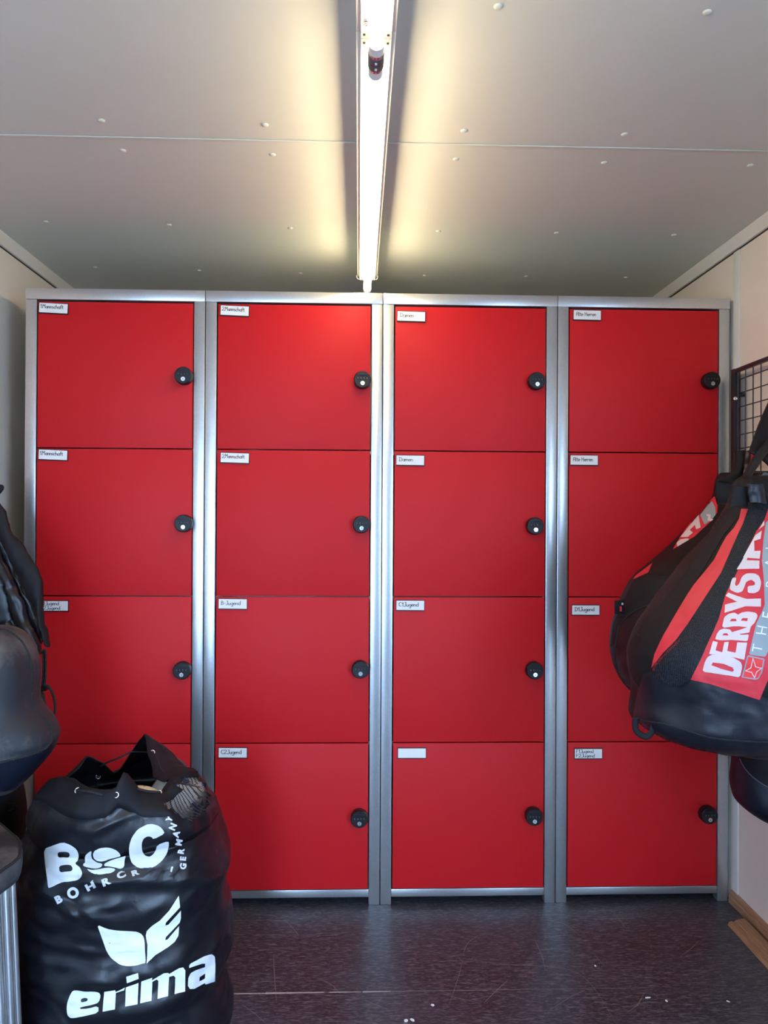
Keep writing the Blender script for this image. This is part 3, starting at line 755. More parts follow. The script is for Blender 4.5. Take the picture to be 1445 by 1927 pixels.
# ------------------------------------------------------------------ big black ball bag on the floor
def big_bag():
    Yc = 1.97
    T = thing('ball_bag', (atY(238, 1963, Yc).x, Yc, 0), 'large black ball bag with white winged emblem standing on the floor, open at the top', 'bag')
    zb = topx(Vector((atY(238, 1963, Yc).x, Yc, 0.004)))[1]
    rows = [(1535, 72, 409, .235), (1560, 56, 416, .24), (1592, 48, 425, .245), (1622, 45, 434, .245), (1664, 43, 423, .24), (1694, 42, 428, .243), (1728, 41, 432, .245), (1760, 41, 435, .245),
            (1795, 41, 433, .243), (1834, 41, 416, .238), (1858, 42, 422, .24), (1892, 44, 432, .24), (1925, 47, 432, .238), (zb - 8, 58, 424, .228), (zb, 78, 404, .208)]
    B = loft(rows, Yc, .24, n=112, per=5, power=2.15, amp=.011, scale=5.5, seed=1, stretch=(1, 1, 1.6), cap=False, crease=.016)
    # a sagging pleat that runs across the front above the emblem
    def pleat(p):
        x, y = topx(p)
        if p.y > Yc: return p
        out = Vector((0, -1, 0)); d = 0.0
        yl = 1641 + (x - 300) * -.02 if x > 240 else 1641 + (240 - x) * .14
        t = y - yl
        s = min(1, max(0, (x - 90) / 150)); s2 = 1 if x < 400 else max(0, (435 - x) / 35)
        if t > -2: d += .024 * math.exp(-(max(t, 0) / 26) ** 2) * s * s2
        for (cx, cy, wx_, wy, am) in ((330, 1715, 90, 26, .012), (150, 1720, 80, 20, .010), (200, 1840, 130, 18, .010), (120, 1600, 26, 60, .008), (380, 1830, 18, 60, -.012), (395, 1740, 20, 40, -.012), (230, 1560, 60, 20, -.008), (300, 1890, 90, 16, .010), (110, 1800, 40, 60, -.008)):
            d += am * math.exp(-((x - cx) / wx_) ** 2 - ((y - cy + (x - cx) * .25) / wy) ** 2)
        return p + out * d
    B.v = [pleat(p) for p in B.v]
    # collar: from the top ring of the body up to an uneven rim
    n = B.n
    rim = [(180, 92, 1482, 1.97), (200, 100, 1466, 1.88), (215, 120, 1462, 1.82), (232, 146, 1473, 1.77), (248, 172, 1484, 1.745), (262, 200, 1488, 1.735), (270, 220, 1482, 1.74), (277, 234, 1452, 1.76),
           (285, 248, 1468, 1.77), (296, 263, 1487, 1.785), (312, 290, 1493, 1.80), (328, 306, 1489, 1.83), (345, 318, 1470, 1.865), (362, 327, 1462, 1.89), (378, 309, 1471, 1.885), (392, 291, 1463, 1.91),
           (408, 284, 1426, 1.99), (424, 275, 1381, 2.09), (440, 262, 1394, 2.13), (452, 247, 1417, 2.15), (466, 228, 1446, 2.15), (478, 213, 1456, 2.13), (490, 196, 1438, 2.10), (503, 166, 1423, 2.06), (515, 151, 1446, 2.02), (530, 120, 1474, 2.0), (540, 92, 1482, 1.97)]
    def rim_at(deg):
        deg = (deg - 180) % 360 + 180
        for a, b in zip(rim, rim[1:]):
            if a[0] <= deg <= b[0]:
                t = (deg - a[0]) / (b[0] - a[0]); t = t * t * (3 - 2 * t) * .5 + t * .5
                return atY(a[1] + (b[1] - a[1]) * t, a[2] + (b[2] - a[2]) * t, a[3] + (b[3] - a[3]) * t)
    CR = 9; base = list(range(n)); V = list(B.v); F = list(B.f)
    ring0 = [V[k] for k in range(n)]; cen = Vector((sum(p.x for p in ring0) / n, Yc, 0))
    prev = base; collar_f = []; CV = [p.copy() for p in ring0]; CF = []
    for j in range(1, CR + 1):
        t = j / CR
        for k in range(n):
            # loft angle k: 0 = +x, 90deg = front (-y)
            ang = 360.0 * k / n; deg = (360 - ang)
            tp = rim_at(deg if deg >= 180 else deg + 360)
            p = ring0[k].lerp(tp, t)
            o = Vector((p.x - cen.x, p.y - cen.y, 0)); o = o.normalized() if o.length > 1e-4 else o
            bul = .022 * math.sin(math.pi * t ** .8) * (1.25 if p.x > cen.x + .08 else .9)
            p = p + o * bul + Vector((0, 0, .010 * math.sin(math.pi * t)))
            p += o * (.010 * noise.fractal(p * 11, 1, 2, 3) + .008 * (noise.ridged_multi_fractal(Vector((p.x, p.y, p.z * .5)) * 14, 1.0, 2.0, 2, 1.0, 2.0) - 1) * .5) * min(1, t * 3)
            CV.append(p)
        for k in range(n):
            CF.append(((j - 1) * n + k, (j - 1) * n + (k + 1) % n, j * n + (k + 1) % n, j * n + k))
    balls = ((atY(334, 1504, 2.005), .074), (atY(258, 1545, 1.85), .080))
    def shell(p):
        for c, r in balls:
            d = p - c
            if d.length < r + .007 and d.length > 1e-5: p = c + d.normalized() * (r + .007)
        return p
    CV = [shell(p) for p in CV]; V = [shell(p) for p in V]; hemv = [CV[CR * n + k] for k in range(n)]
    # the lower part of the cloth above the top ring belongs to the body
    KR = 5; o0 = len(V); V += CV[n:(KR + 1) * n]
    idx = lambda i: i if i < n else o0 + i - n
    F += [tuple(idx(i) for i in f) for f in CF[:KR * n]]
    CF = [tuple(i - KR * n for i in f) for f in CF[KR * n:]]; CV = CV[KR * n:]
    # flat bottom
    last = (B.rows - 1) * n
    V.append(Vector((cen.x, Yc, V[last].z))); F += [(last + k, last + (k + 1) % n, len(V) - 1) for k in range(n)]
    win = [(337, 1467), (354, 1458), (380, 1468), (394, 1492), (390, 1520), (368, 1548), (345, 1540), (312, 1518), (318, 1506), (338, 1489)]
    def inside(face, VV):
        c = Vector((0, 0, 0))
        for i in face: c += VV[i]
        c /= len(face); nrm = (VV[face[1]] - VV[face[0]]).cross(VV[face[2]] - VV[face[0]])
        x, y = topx(c)
        return inpoly(x, y, win) and c.x > -0.56 and c.y < 2.12
    nf1 = [f for f in F if inside(f, V)]; nf2 = [f for f in CF if inside(f, CV)]
    lv = len(V)
    bvh = BVHTree.FromPolygons([tuple(p) for p in V + CV], F + [tuple(i + lv for i in f) for f in CF]); cbvh = bvh
    s1, s2 = set(nf1), set(nf2)
    mesh('bag_body', V, [f for f in F if f not in s1], NYLON, T, True)
    cf = [f for f in CF if f not in s2]
    cm = mesh('collar', CV, cf, NYLON2, T, True)
    md = cm.modifiers.new('thick', 'SOLIDIFY'); md.thickness = .0025
    off = len(V)
    mesh('net_window', V + CV, nf1 + [tuple(i + off for i in f) for f in nf2], NETM, T, True)
    # rim hem
    hem = hemv
    tube_path('rim_hem', hem[::2], .0022, NYLON2, T, 6, 2, closed=True)
    Z1 = (60, 1370, 4.014); Z2 = (80, 1640, 3.905)
    D = lambda nm, loops, z, mm, rnd=1: decal(nm, loops, bvh, mm, T, .0016, 5, z, rnd)
    D('printed_letter_b', [[(95, 908), (160, 888), (235, 860), (290, 878), (340, 912), (357, 955), (350, 998), (325, 1022), (365, 1050), (383, 1092), (375, 1130), (340, 1152), (290, 1160), (235, 1162), (190, 1182), (150, 1203), (127, 1208), (118, 1130), (105, 1030)],
        [(197, 935), (250, 930), (280, 936), (290, 955), (280, 973), (255, 976), (203, 981)], [(208, 1040), (265, 1030), (297, 1034), (311, 1058), (300, 1080), (262, 1083), (214, 1090)]], Z1, PRINT)
    D('printed_letter_c', [[(1003, 795), (990, 768), (960, 740), (915, 725), (860, 730), (800, 765), (755, 820), (733, 890), (735, 960), (755, 1020), (800, 1055), (860, 1062), (920, 1050), (980, 1005), (1020, 945), (1035, 880), (1031, 850), (945, 880), (935, 920), (915, 955), (885, 972), (850, 960), (830, 920), (828, 870), (840, 835), (870, 815), (900, 818), (918, 838)]], Z1, PRINT)
    for l in ([(455, 925), (450, 960), (460, 990), (490, 1012), (535, 1022), (525, 1048), (490, 1060), (440, 1055), (388, 1040), (392, 1020), (405, 1018), (402, 965), (430, 935)],
              [(462, 955), (475, 925), (510, 905), (570, 898), (630, 915), (660, 940), (672, 965), (640, 975), (590, 985), (540, 1005), (500, 1005), (475, 990)],
              [(550, 1020), (590, 1000), (640, 982), (690, 968), (710, 962), (700, 990), (697, 1050), (665, 1062), (620, 1050), (580, 1042), (545, 1040)],
              [(415, 1060), (455, 1070), (500, 1065), (545, 1055), (590, 1052), (632, 1062), (620, 1080), (580, 1100), (530, 1110), (480, 1105), (440, 1085)]):
        D('printed_emblem_piece', [l], Z1, PRINT)
    for ch, x, y, h, a, w in (('B', 205, 1291, 62, 27, 1.1), ('O', 312, 1243, 86, 25, .98), ('H', 443, 1192, 55, 28, 1.5), ('R', 562, 1160, 50, 24, 1.5), ('C', 674, 1112, 52, 22, 1.45), ('R', 782, 1096, 42, 18, 1.6), ('1', 1055, 1068, 46, -12, 1.1)):
        letter(ch, x, y, h, a, bvh, PRINT, T, .055, w, z=Z1)
    for ch, x, y, h, a in (('G', 1140, 1043, 50, 84), ('E', 1139, 985, 46, 83), ('R', 1124, 928, 48, 80), ('M', 1108, 862, 50, 78), ('A', 1087, 800, 50, 74), ('N', 1062, 745, 50, 66), ('Y', 1037, 688, 46, 62)):
        letter(ch, x, y, h, a, bvh, PRINT, T, .05, 1.0, z=Z1)
    D('printed_wing', [[(403, 388), (470, 418), (550, 432), (640, 435), (700, 440), (735, 465), (748, 500), (752, 570), (758, 672), (735, 675), (690, 690), (630, 696), (570, 685), (510, 640), (475, 590), (450, 520), (425, 450)]], Z2, PRINTB)
    D('printed_wing', [[(1000, 175), (1008, 262), (905, 372), (900, 393), (922, 388), (1014, 285), (1015, 340), (1005, 375), (905, 480), (900, 502), (917, 497), (1001, 398), (996, 470), (970, 515), (920, 555), (830, 610), (785, 655), (763, 677), (768, 610), (770, 540), (758, 470), (765, 435), (800, 400), (860, 360), (930, 285)]], Z2, PRINTB, 0)
    D('printed_letter_e', [[(180, 1000), (185, 960), (205, 905), (225, 872), (260, 870), (310, 880), (375, 878), (415, 885), (430, 910), (415, 960), (375, 975), (275, 995), (278, 1008), (330, 1005), (413, 985), (413, 1035), (330, 1055), (240, 1073), (205, 1073), (185, 1050)], [(283, 935), (310, 925), (335, 930), (330, 950), (283, 960)]], Z2, PRINTB, 1)
    D('printed_letter_r', [[(455, 880), (535, 868), (538, 884), (605, 850), (600, 870), (540, 890), (533, 1010), (443, 1027)]], Z2, PRINTB, 0)
    D('printed_letter_i', [[(612, 850), (640, 838), (705, 815), (698, 975), (608, 992)]], Z2, PRINTB, 0)
    D('printed_letter_dot', [[(615, 770), (700, 745), (706, 785), (620, 818)]], Z2, PRINTB, 0)
    D('printed_letter_m', [[(725, 805), (805, 778), (803, 797), (890, 745), (920, 742), (930, 750), (1000, 708), (1030, 703), (1047, 725), (1045, 880), (968, 900), (975, 775), (962, 762), (928, 772), (920, 915), (845, 937), (850, 800), (838, 790), (806, 808), (800, 950), (717, 968)]], Z2, PRINTB, 0)
    D('printed_letter_a', [[(1075, 690), (1085, 675), (1180, 625), (1240, 607), (1262, 625), (1266, 680), (1265, 805), (1195, 828), (1190, 818), (1110, 862), (1080, 862), (1065, 840), (1068, 780), (1085, 745), (1120, 725), (1190, 700), (1192, 674), (1170, 675), (1075, 708)], [(1150, 775), (1165, 765), (1192, 748), (1190, 785), (1165, 800), (1148, 805)]], Z2, PRINTB, 0)
    # eyelets and draw cord
    for x, y, R_ in ((147, 1488, .0062), (185, 1461, .0062), (287, 1416, .0055), (300, 1491.5, .0045), (218, 1496, .0055)):
        d = ray(x, y).normalized(); hit, nrm, i, dist = cbvh.ray_cast(CAM, d)
        if hit is None: hit, nrm, i, dist = bvh.ray_cast(CAM, d)
        if hit is None: continue
        if nrm.dot(d) > 0: nrm = -nrm
        nrm = (nrm + -d).normalized()
        torus('eyelet', hit + nrm * .0012, nrm, R_, .0016, CHROME, T)
        cyl('eyelet_hole', hit + nrm * .0006, hit + nrm * .0012, R_ * .8, DARKG, T, 16)
    g = lambda pts: [on(cbvh, x, y, .003, Yv) for x, y, Yv in pts]
    tube_path('draw_cord', g([(147, 1488, 1.77), (162, 1490, 1.76), (178, 1492, 1.75), (196, 1497, 1.74)]), .0032, CORD, T)
    tube_path('draw_cord', [atY(190, 1442, 2.09), atY(204, 1434, 2.07), atY(222, 1427, 2.05), atY(246, 1415, 2.06)], .0026, CORD, T)
    tube_path('draw_cord', [atY(246, 1415, 2.06), atY(262, 1415, 2.07), atY(282, 1416, 2.03)], .0016, CORD, T)
    tube_path('draw_cord', [atY(258, 1484, 1.775), atY(272, 1488, 1.775), atY(288, 1490, 1.785), atY(300, 1491, 1.795)], .0030, CORD, T)
    tube_path('draw_cord', g([(184, 1466, 2.0), (181, 1474, 1.98), (182, 1483, 1.95)]), .0020, CORD, T)
    tube_path('draw_cord', g([(289, 1420, 2.0), (295, 1430, 2.0), (300, 1446, 2.0), (308, 1456, 2.0)]), .0014, CORD, T)
    # stitched seams
    piping('seam', [(88, 1500), (110, 1502), (140, 1510), (175, 1519), (200, 1524)], cbvh, .0011, CORD, T, .0002, 1.8)
    # footballs inside
    c1 = balls[0][0]
    BLUE = mat('ball_blue', (0.02, 0.06, 0.25), .4); BW = mat('ball_white', (0.62, 0.62, 0.55), .4, var=.1)
    dirs = [Vector(v).normalized() for v in ((-.45, -.75, -.35), (.80, -.55, -.12), (.15, -.55, .85), (.3, -.8, -.95), (-.9, -.3, .5), (.2, .9, .1), (.9, .3, .5))]
    def pk(d):
        for i, q in enumerate(dirs):
            e = d - q * d.dot(q)
            u = q.orthogonal().normalized(); w = q.cross(u)
            if d.dot(q) > .5 and e.length < .20 + .16 * math.cos(3 * math.atan2(e.dot(w), e.dot(u)) + i): return 1
        return 0
    o = sphere('football', c1, .074, BW, [BW, BLUE], pk); tag(o, 'white and blue football showing through the net window of the big bag', 'football')
    c2 = balls[1][0]
    CRM = mat('ball_cream', (0.68, 0.60, 0.38), .45, var=.08)
    o2 = sphere('football', c2, .080, CRM); tag(o2, 'cream football inside the open mouth of the big bag', 'football')
    bb = BVHTree.FromPolygons([tuple(v.co + c2) for v in o2.data.vertices], [tuple(p.vertices) for p in o2.data.polygons])
    for i, ch in enumerate('erima'):
        letter(ch, 291 - i * 4.2, 1466 + i * .8, 4.0 if ch != 'i' else 5, 178, bb, INK, o2, .02, 1.0, off=.0006)
    decal('printed_mark', [[(269, 1481), (275, 1474), (280, 1471), (279, 1478), (283, 1475), (283, 1479), (276, 1479)]], bb, INK, o2, .0006, 4)
    return T
big_bag()

# ------------------------------------------------------------------ bags at the left wall
def left_bags():
    T = thing('drawstring_bag', (-1.04, 2.22, .85), 'black drawstring gym bag with gathered open collar hanging at the left wall', 'bag')
    rows = [(868, -60, -25, .03), (890, -72, -14, .05), (940, -78, -12, .08), (1000, -78, 5, .09), (1060, -78, 40, .1), (1120, -78, 66, .1), (1180, -78, 76, .09), (1218, -74, 74, .08), (1232, -60, 60, .05)]
    B = loft(rows, 2.30, .1, 64, 5, 2.1, .008, 9, 3)
    put('bag_body', B, NYLON, T)
    fold('collar_band', [(-22, 915), (0, 951), (12, 973), (22, 1003), (39, 1025), (58, 1054), (70, 1076), (77, 1098), (80, 1124), (82, 1160), (88, 1195), (91, 1219)],
         [(-30, 960), (0, 1017), (9, 1038), (20, 1061), (27, 1076), (38, 1098), (51, 1124), (60, 1140), (67, 1152), (71, 1176), (76, 1196), (82, 1213)], (2.21, 2.18), .014, NYLON2, T, .003, 1)
    fold('collar_band', [(-20, 1000), (0, 1044), (11, 1066), (26, 1097), (40, 1131), (52, 1168), (64, 1191), (76, 1209), (80, 1222)],
         [(-30, 1040), (-4, 1078), (10, 1106), (16, 1130), (22, 1152), (32, 1178), (46, 1200), (56, 1216), (66, 1232)], (2.22, 2.19), .014, NYLON, T, .004, 5)
    fold('collar_band', [(16, 1168), (26, 1182), (40, 1200), (54, 1216), (70, 1226), (80, 1226)], [(6, 1180), (20, 1204), (38, 1222), (52, 1232), (64, 1236), (76, 1232)], 2.17, .010, NYLON, T, .003, 9)
    fold('inner_lining', [(-26, 940), (0, 1000), (14, 1035), (30, 1075), (48, 1112), (62, 1140), (70, 1172), (80, 1205)], [(-36, 1060), (-10, 1090), (4, 1120), (14, 1150), (26, 1185), (44, 1208), (58, 1222), (70, 1228)], (2.245, 2.215), .004, NYLON, T, .002, 21)
    tube_path('draw_cord', [atY(x, y, 2.16) for x, y in ((81, 1222), (82, 1245), (82, 1270), (80, 1290), (78, 1312), (77, 1340))], .0036, CORD, T)
    tube_path('draw_cord', [atY(x, y, 2.155) for x, y in ((85, 1222), (86, 1250), (85, 1275), (84, 1288))], .0030, CORD, T)
    tube_path('draw_cord', [atY(x, y, 2.15) for x, y in ((83, 1290), (90, 1291), (98, 1302), (103, 1322), (103, 1342), (96, 1362))], .0036, CORD, T)
    tube_path('draw_cord', [atY(x, y, 2.165) for x, y in ((79, 1304), (81, 1318), (83, 1326), (79, 1335), (77, 1342))], .006, CORD, T)
    box('cord_stop', atY(76, 1295, 2.15).x, atY(90, 1295, 2.15).x, 2.138, 2.156, atY(80, 1299, 2.15).z, atY(80, 1292, 2.15).z, BLACKP, T, bev=.002)
    tube_path('hanging_strap', [atY(-20, 905, 2.27), atY(-4, 915, 2.25), atY(3, 916, 2.25), atY(2, 921, 2.25), atY(-6, 930, 2.25)], .0065, NYLON2, T)
    tube_path('hanging_strap', [atY(-45, 880, 2.29), atY(-68, 820, 2.29), Vector((XL + .03, 2.3, 1.55)), Vector((XL + .012, 2.3, 1.58))], .006, NYLON2, T)

    T = thing('backpack', (-.98, 2.0, .55), 'dusty black backpack with rounded piped front panel hanging at the left edge', 'bag')
    rows = [(1181, -50, 2, .05), (1187, -80, 20, .09), (1200, -100, 37, .115), (1225, -115, 53, .125), (1260, -125, 62, .13), (1320, -130, 63, .13), (1345, -132, 78, .132), (1360, -133, 92, .134), (1384, -134, 103, .135), (1400, -133, 101, .13), (1420, -130, 92, .125), (1447, -124, 69, .11), (1470, -115, 48, .09), (1486, -100, 30, .06), (1490, -90, 20, .04)]
    B = loft(rows, 1.92, .13, 72, 5, 2.5, .004, 7, 4)
    b = B.bvh()
    body = put('bag_body', B, DUSTY, T)
    piping('piping', [(-20, 1186), (2, 1185), (14, 1188), (28, 1196), (40, 1207), (49, 1222), (56, 1240), (59, 1260), (59, 1290), (59, 1310), (60, 1322), (65, 1333)], b, .0038, CORD, T, .0)
    piping('piping', [(74, 1344), (88, 1356), (95, 1366), (98, 1384), (95, 1397), (84, 1409), (65, 1418), (39, 1426), (0, 1435), (-30, 1440)], b, .0038, CORD, T, .0)
    decal('base_panel', [[(-60, 1446), (0, 1437), (39, 1428), (66, 1420), (86, 1411), (97, 1398), (101, 1400), (97, 1410), (84, 1429), (66, 1449), (44, 1474), (34, 1483), (10, 1489), (-60, 1488)]], b, NAVYF, T, .001, 5)
    B2 = loft([(1224, -110, 58, .03), (1240, -115, 68, .04), (1262, -118, 73, .045), (1300, -118, 72, .045), (1330, -118, 76, .045), (1350, -118, 82, .04), (1362, -110, 78, .03)], 2.08, .045, 48, 5, 2.4, .004, 9, 6)
    put('back_compartment', B2, NYLON2, T)
    box('carry_loop', XL + .001, -1.06, 1.91, 1.94, .955, .985, NYLON2, T, bev=.006)

    T = thing('shoe_bag', (-1.0, 2.13, .35), 'small plain black bag hanging in shadow below the dusty backpack', 'bag')
    B = loft([(1466, -70, 20, .03), (1476, -95, 38, .055), (1500, -104, 44, .06), (1535, -106, 46, .062), (1565, -106, 45, .062), (1600, -104, 40, .06), (1625, -95, 25, .045), (1634, -75, 5, .02)], 2.13, .06, 48, 5, 2.6, .004, 8, 7)
    put('bag_body', B, NYLON2, T); bb = B.bvh()
    p = on(bb, 18, 1520, .002, 2.06)
    tube_path('buckle', [p + Vector((a * .012, -.001, c * .014)) for a, c in ((-1, -.6), (1, -.2), (1.1, .9), (-.7, .6))], .0018, CHROME if False else BLACKP, T, 6, 3, closed=True)
    tube_path('carry_strap', [atY(-60, 1470, 2.13), Vector((-1.17, 2.14, .72)), Vector((XL + .006, 2.14, .95))], .008, NYLON2, T, flat=((1, 0, 0), .35))

    # aluminium case with fluted sides
    T = thing('aluminium_case', (-.95, 1.5, 0), 'silver fluted aluminium case standing on the floor in the bottom left corner', 'case')
    y0, y1, h = 1.28, 1.712, .508
    xs = lambda z: -.732 - .025 * z / h
    vs = [(XL + .03, y0, 0), (xs(0), y0, 0), (xs(0), y1, 0), (XL + .03, y1, 0), (XL + .03, y0, h), (xs(h), y0, h), (xs(h), y1, h), (XL + .03, y1, h)]
    mesh('case_body', vs, [(3, 2, 1, 0), (4, 5, 6, 7), (0, 1, 5, 4), (1, 2, 6, 5), (2, 3, 7, 6), (3, 0, 4, 7)], ALU, T)
    y = y1 - .004
    i = 0
    while y > y0 + .01:
        r = .0115 if i % 2 else .006
        cyl('flute', (xs(0) + .0008, y - r, .003), (xs(h) + .0008, y - r, h - .004), r, ALU, T, 10)
        y -= 2 * r + .004; i += 1
    cyl('corner_profile', (xs(0) + .001, y1, .002), (xs(h) + .001, y1, h - .002), .010, ALU, T, 14)

    # flat black bag lying on the case
    T = thing('flat_bag', (-.9, 1.6, h), 'flat black padded bag lying on the aluminium case, rounded corner sticking out', 'bag')
    poly = [(-.688, 1.655), (-.93, 1.925), (-1.17, 1.72), (-1.15, 1.30), (-.735, 1.36)]
    P = rnd_poly(poly, 3, .12)
    cx = sum(p[0] for p in P) / len(P); cy = sum(p[1] for p in P) / len(P)
    prof = [(.90, .000), (.985, .006), (1.0, .018), (1.0, .040), (.985, .050), (.955, .056), (.7, .062), (.35, .064)]
    vs, fs = [], []; n = len(P)
    for s_, zz in prof:
        for (x, y) in P:
            q = Vector((cx + (x - cx) * s_, cy + (y - cy) * s_, h + .003 + zz))
            if zz > 0.03: q.z += .004 * noise.fractal(q * 9, 1, 2, 3)
            # the free corner droops over the edge of the case
            over = max(0, q.x + .742); q.z -= over * over * 3.0
            vs.append(q)
    for j in range(len(prof) - 1):
        for k in range(n): fs.append((j * n + k, j * n + (k + 1) % n, (j + 1) * n + (k + 1) % n, (j + 1) * n + k))
    vs.append(Vector((cx, cy, h + .065))); fs += [((len(prof) - 1) * n + k, (len(prof) - 1) * n + (k + 1) % n, len(vs) - 1) for k in range(n)]
    fs.append(tuple(range(n))[::-1])
    mesh('bag_body', vs, fs, DUSTY, T, True)
    tube_path('piping', [vs[4 * n + k] + Vector((0, 0, .001)) for k in range(0, n)], .0032, CORD, T, 6, 1, closed=True)
left_bags()

# ------------------------------------------------------------------ wire grid on the right wall
BLKM = mat('black_powder_coat', (0.015, 0.014, 0.018), .4)
def wire_grid():
    T = thing('wire_grid', (1.215, 1.9, 1.2), 'black wire grid panel in a flat frame mounted on the right wall', 'wire grid')
    gx = 1.208; ytop, ybot = 2.452, 1.25; zt, zb = 1.747, .80
    box('frame_bar', gx - .006, gx + .006, ybot, ytop, zt - .012, zt, BLKM, T, bev=.001)
    box('frame_bar', gx - .006, gx + .006, ybot, ytop, zb, zb + .012, BLKM, T, bev=.001)
    for y in (2.436, ybot): box('frame_post', gx - .010, gx + .006, y - .011, y + .011, zb, zt, BLKM, T, bev=.0015)
    box('frame_post', XR - .024, XR - .012, 2.452, 2.476, zb, zt - .004, BLKM, T, bev=.0015)
    for z in (zt - .08, zb + .1):
        for y in (2.45, 1.3): cyl('standoff', (gx + .002, y, z), (XR, y, z), .006, BLKM, T, 10)
    y = 2.418
    while y > ybot + .02:
        cyl('wire', (gx, y, zb), (gx, y, zt - .006), .0019, BLKM, T, 8); y -= .0467
    z = zt - .036
    while z > zb + .02:
        cyl('wire', (gx + .0035, ybot, z), (gx + .0035, 2.47, z), .0019, BLKM, T, 8); z -= .0442
    p = atY(1384, 750, 2.4235)
    torus('fixing_nut', p, Vector((-.25, -1, 0)), .0045, .0022, CHROME, T)
    cyl('fixing_bolt', p + Vector((0, -.002, 0)), p + Vector((.002, .03, 0)), .0035, CHROME, T, 10)
wire_grid()

# ------------------------------------------------------------------ ball bags on the right
def right_bags():
    for (x, y, Y, which) in ((1404, 889, 2.02, 'farther'), (1440, 894, 1.93, 'nearer')):
        e = atY(x, y, Y)
        T = thing('peg_hook', (1.208, Y, e.z), 'black peg hook with round grey end, holding the %s red and black ball bag' % which, 'hook', 'peg hooks on the wire grid')
        cyl('peg', (1.205, Y, e.z), (e.x, Y, e.z), .0045, BLKM, T, 10)
        d = (CAM - e).normalized()
        cyl('end_knob', e + d * -.003 , e + d * .005, .0072, mat('grey_cap', (.09, .09, .085), .45), T, 18)
    # far bag
    T = thing('ball_bag', (1.0, 2.2, .72), 'black and red ball bag hanging nearest the lockers, mostly hidden by the other one', 'bag', 'red and black ball bags on the wire grid')
    rows = [(890, 1356, 1420, .03), (902, 1349, 1428, .05), (945, 1342, 1440, .10), (1000, 1297, 1442, .15), (1040, 1258, 1443, .18), (1065, 1226, 1444, .19), (1090, 1197, 1445, .195), (1120, 1180, 1445, .2), (1150, 1167, 1445, .2), (1190, 1157, 1445, .2), (1235, 1156, 1445, .2), (1270, 1165, 1445, .19), (1297, 1183, 1440, .17), (1320, 1212, 1430, .13), (1330, 1250, 1415, .07)]
    B = loft(rows, 2.2, .19, 88, 5, 2.1, .006, 7, 11); b = B.bvh()
    put('bag_body', B, MESHD, T)
    Z = (1140, 960, 4.19)
    D = lambda nm, l, mm, off=.0012, rnd=0: decal(nm, l, b, mm, T, off, 5, Z, rnd)
    D('red_panel', [[(530, 310), (600, 190), (690, 70), (790, -40), (858, -110), (885, -60), (880, 20), (830, 90), (720, 200), (620, 290), (560, 335)]], REDF)
    D('printed_band', [[(745, 40), (800, -30), (840, -70), (865, -20), (868, 40), (835, 80), (780, 118)]], GREYP, .0018)
    D('printed_letter_l', [[(800, 35), (832, 40), (826, 70), (850, 76), (846, 94), (806, 84), (812, 52), (797, 50)]], PRINTP, .0024)
    D('printed_letter_a', [[(590, 215), (700, 80), (735, 40), (750, 140), (715, 155), (705, 120), (665, 160), (690, 180), (650, 215)]], PRINTP, .0018)
    D('printed_letter_t', [[(560, 262), (585, 235), (640, 225), (660, 230), (640, 262), (600, 268), (590, 300), (572, 305)]], PRINTP, .0018)
    D('net_panel', [[(340, 490), (372, 420), (540, 310), (700, 215), (830, 95), (900, 40), (900, 300), (640, 480), (560, 520), (340, 508)]], MESHD, .0028)
    D('red_panel', [[(215, 548), (240, 515), (372, 415), (345, 490)]], REDF, .0014)
    D('lower_panel', [[(60, 900), (105, 800), (215, 560), (230, 545), (345, 495), (560, 525), (700, 600), (500, 760), (380, 745), (250, 790), (140, 870), (90, 930), (70, 1060), (40, 1080)]], NYLON2, .0016)
    D('end_panel', [[(95, 930), (150, 870), (260, 790), (400, 740), (600, 760), (500, 1440), (250, 1450), (120, 1320), (80, 1180), (75, 1050)]], NYLON, .0016)
    piping('piping', [(1238, 1137), (1220, 1140), (1200, 1148), (1180, 1162), (1166, 1180), (1161, 1205), (1158, 1235), (1163, 1260), (1178, 1285), (1200, 1302)], b, .0028, CORD, T, .001, 2.1)
    p0 = atY(1166, 1142, 2.17)
    tg = box('side_tag', p0.x - .014, p0.x + .012, 2.165, 2.175, p0.z - .020, p0.z + .018, NYLON2, T, bev=.002)
    box('tag_print', p0.x - .002, p0.x + .004, 2.163, 2.1653, p0.z - .012, p0.z + .002, REDF, tg)
    box('tag_print', p0.x + .003, p0.x + .008, 2.163, 2.1653, p0.z + .006, p0.z + .012, PRINTP, tg)
    # collar flaps and loops at the top
    fold('collar', [(1349, 902), (1347, 922), (1352, 950)], [(1402, 906), (1398, 925), (1392, 952)], 2.08, .02, NYLON2, T, .003, 2)
    fold('collar', [(1384, 850), (1386, 870), (1378, 890), (1352, 905)], [(1404, 846), (1400, 868), (1396, 890), (1384, 912)], (2.14, 2.07), .012, NYLON2, T, .003, 3)
    fold('hanging_strap', [(1404, 848), (1402, 868), (1399, 892)], [(1414, 846), (1412, 870), (1408, 894)], (2.10, 2.08), .006, NYLON, T, .002, 4)
    fold('red_lining', [(1412, 850), (1410, 868), (1406, 890)], [(1429, 852), (1420, 874), (1411, 895)], (2.12, 2.09), .004, REDF, T, .001, 4)

    # near bag
    T = thing('ball_bag', (.88, 1.75, .74), 'black and red ball bag with big white lettering hanging in front at the right edge', 'bag', 'red and black ball bags on the wire grid')
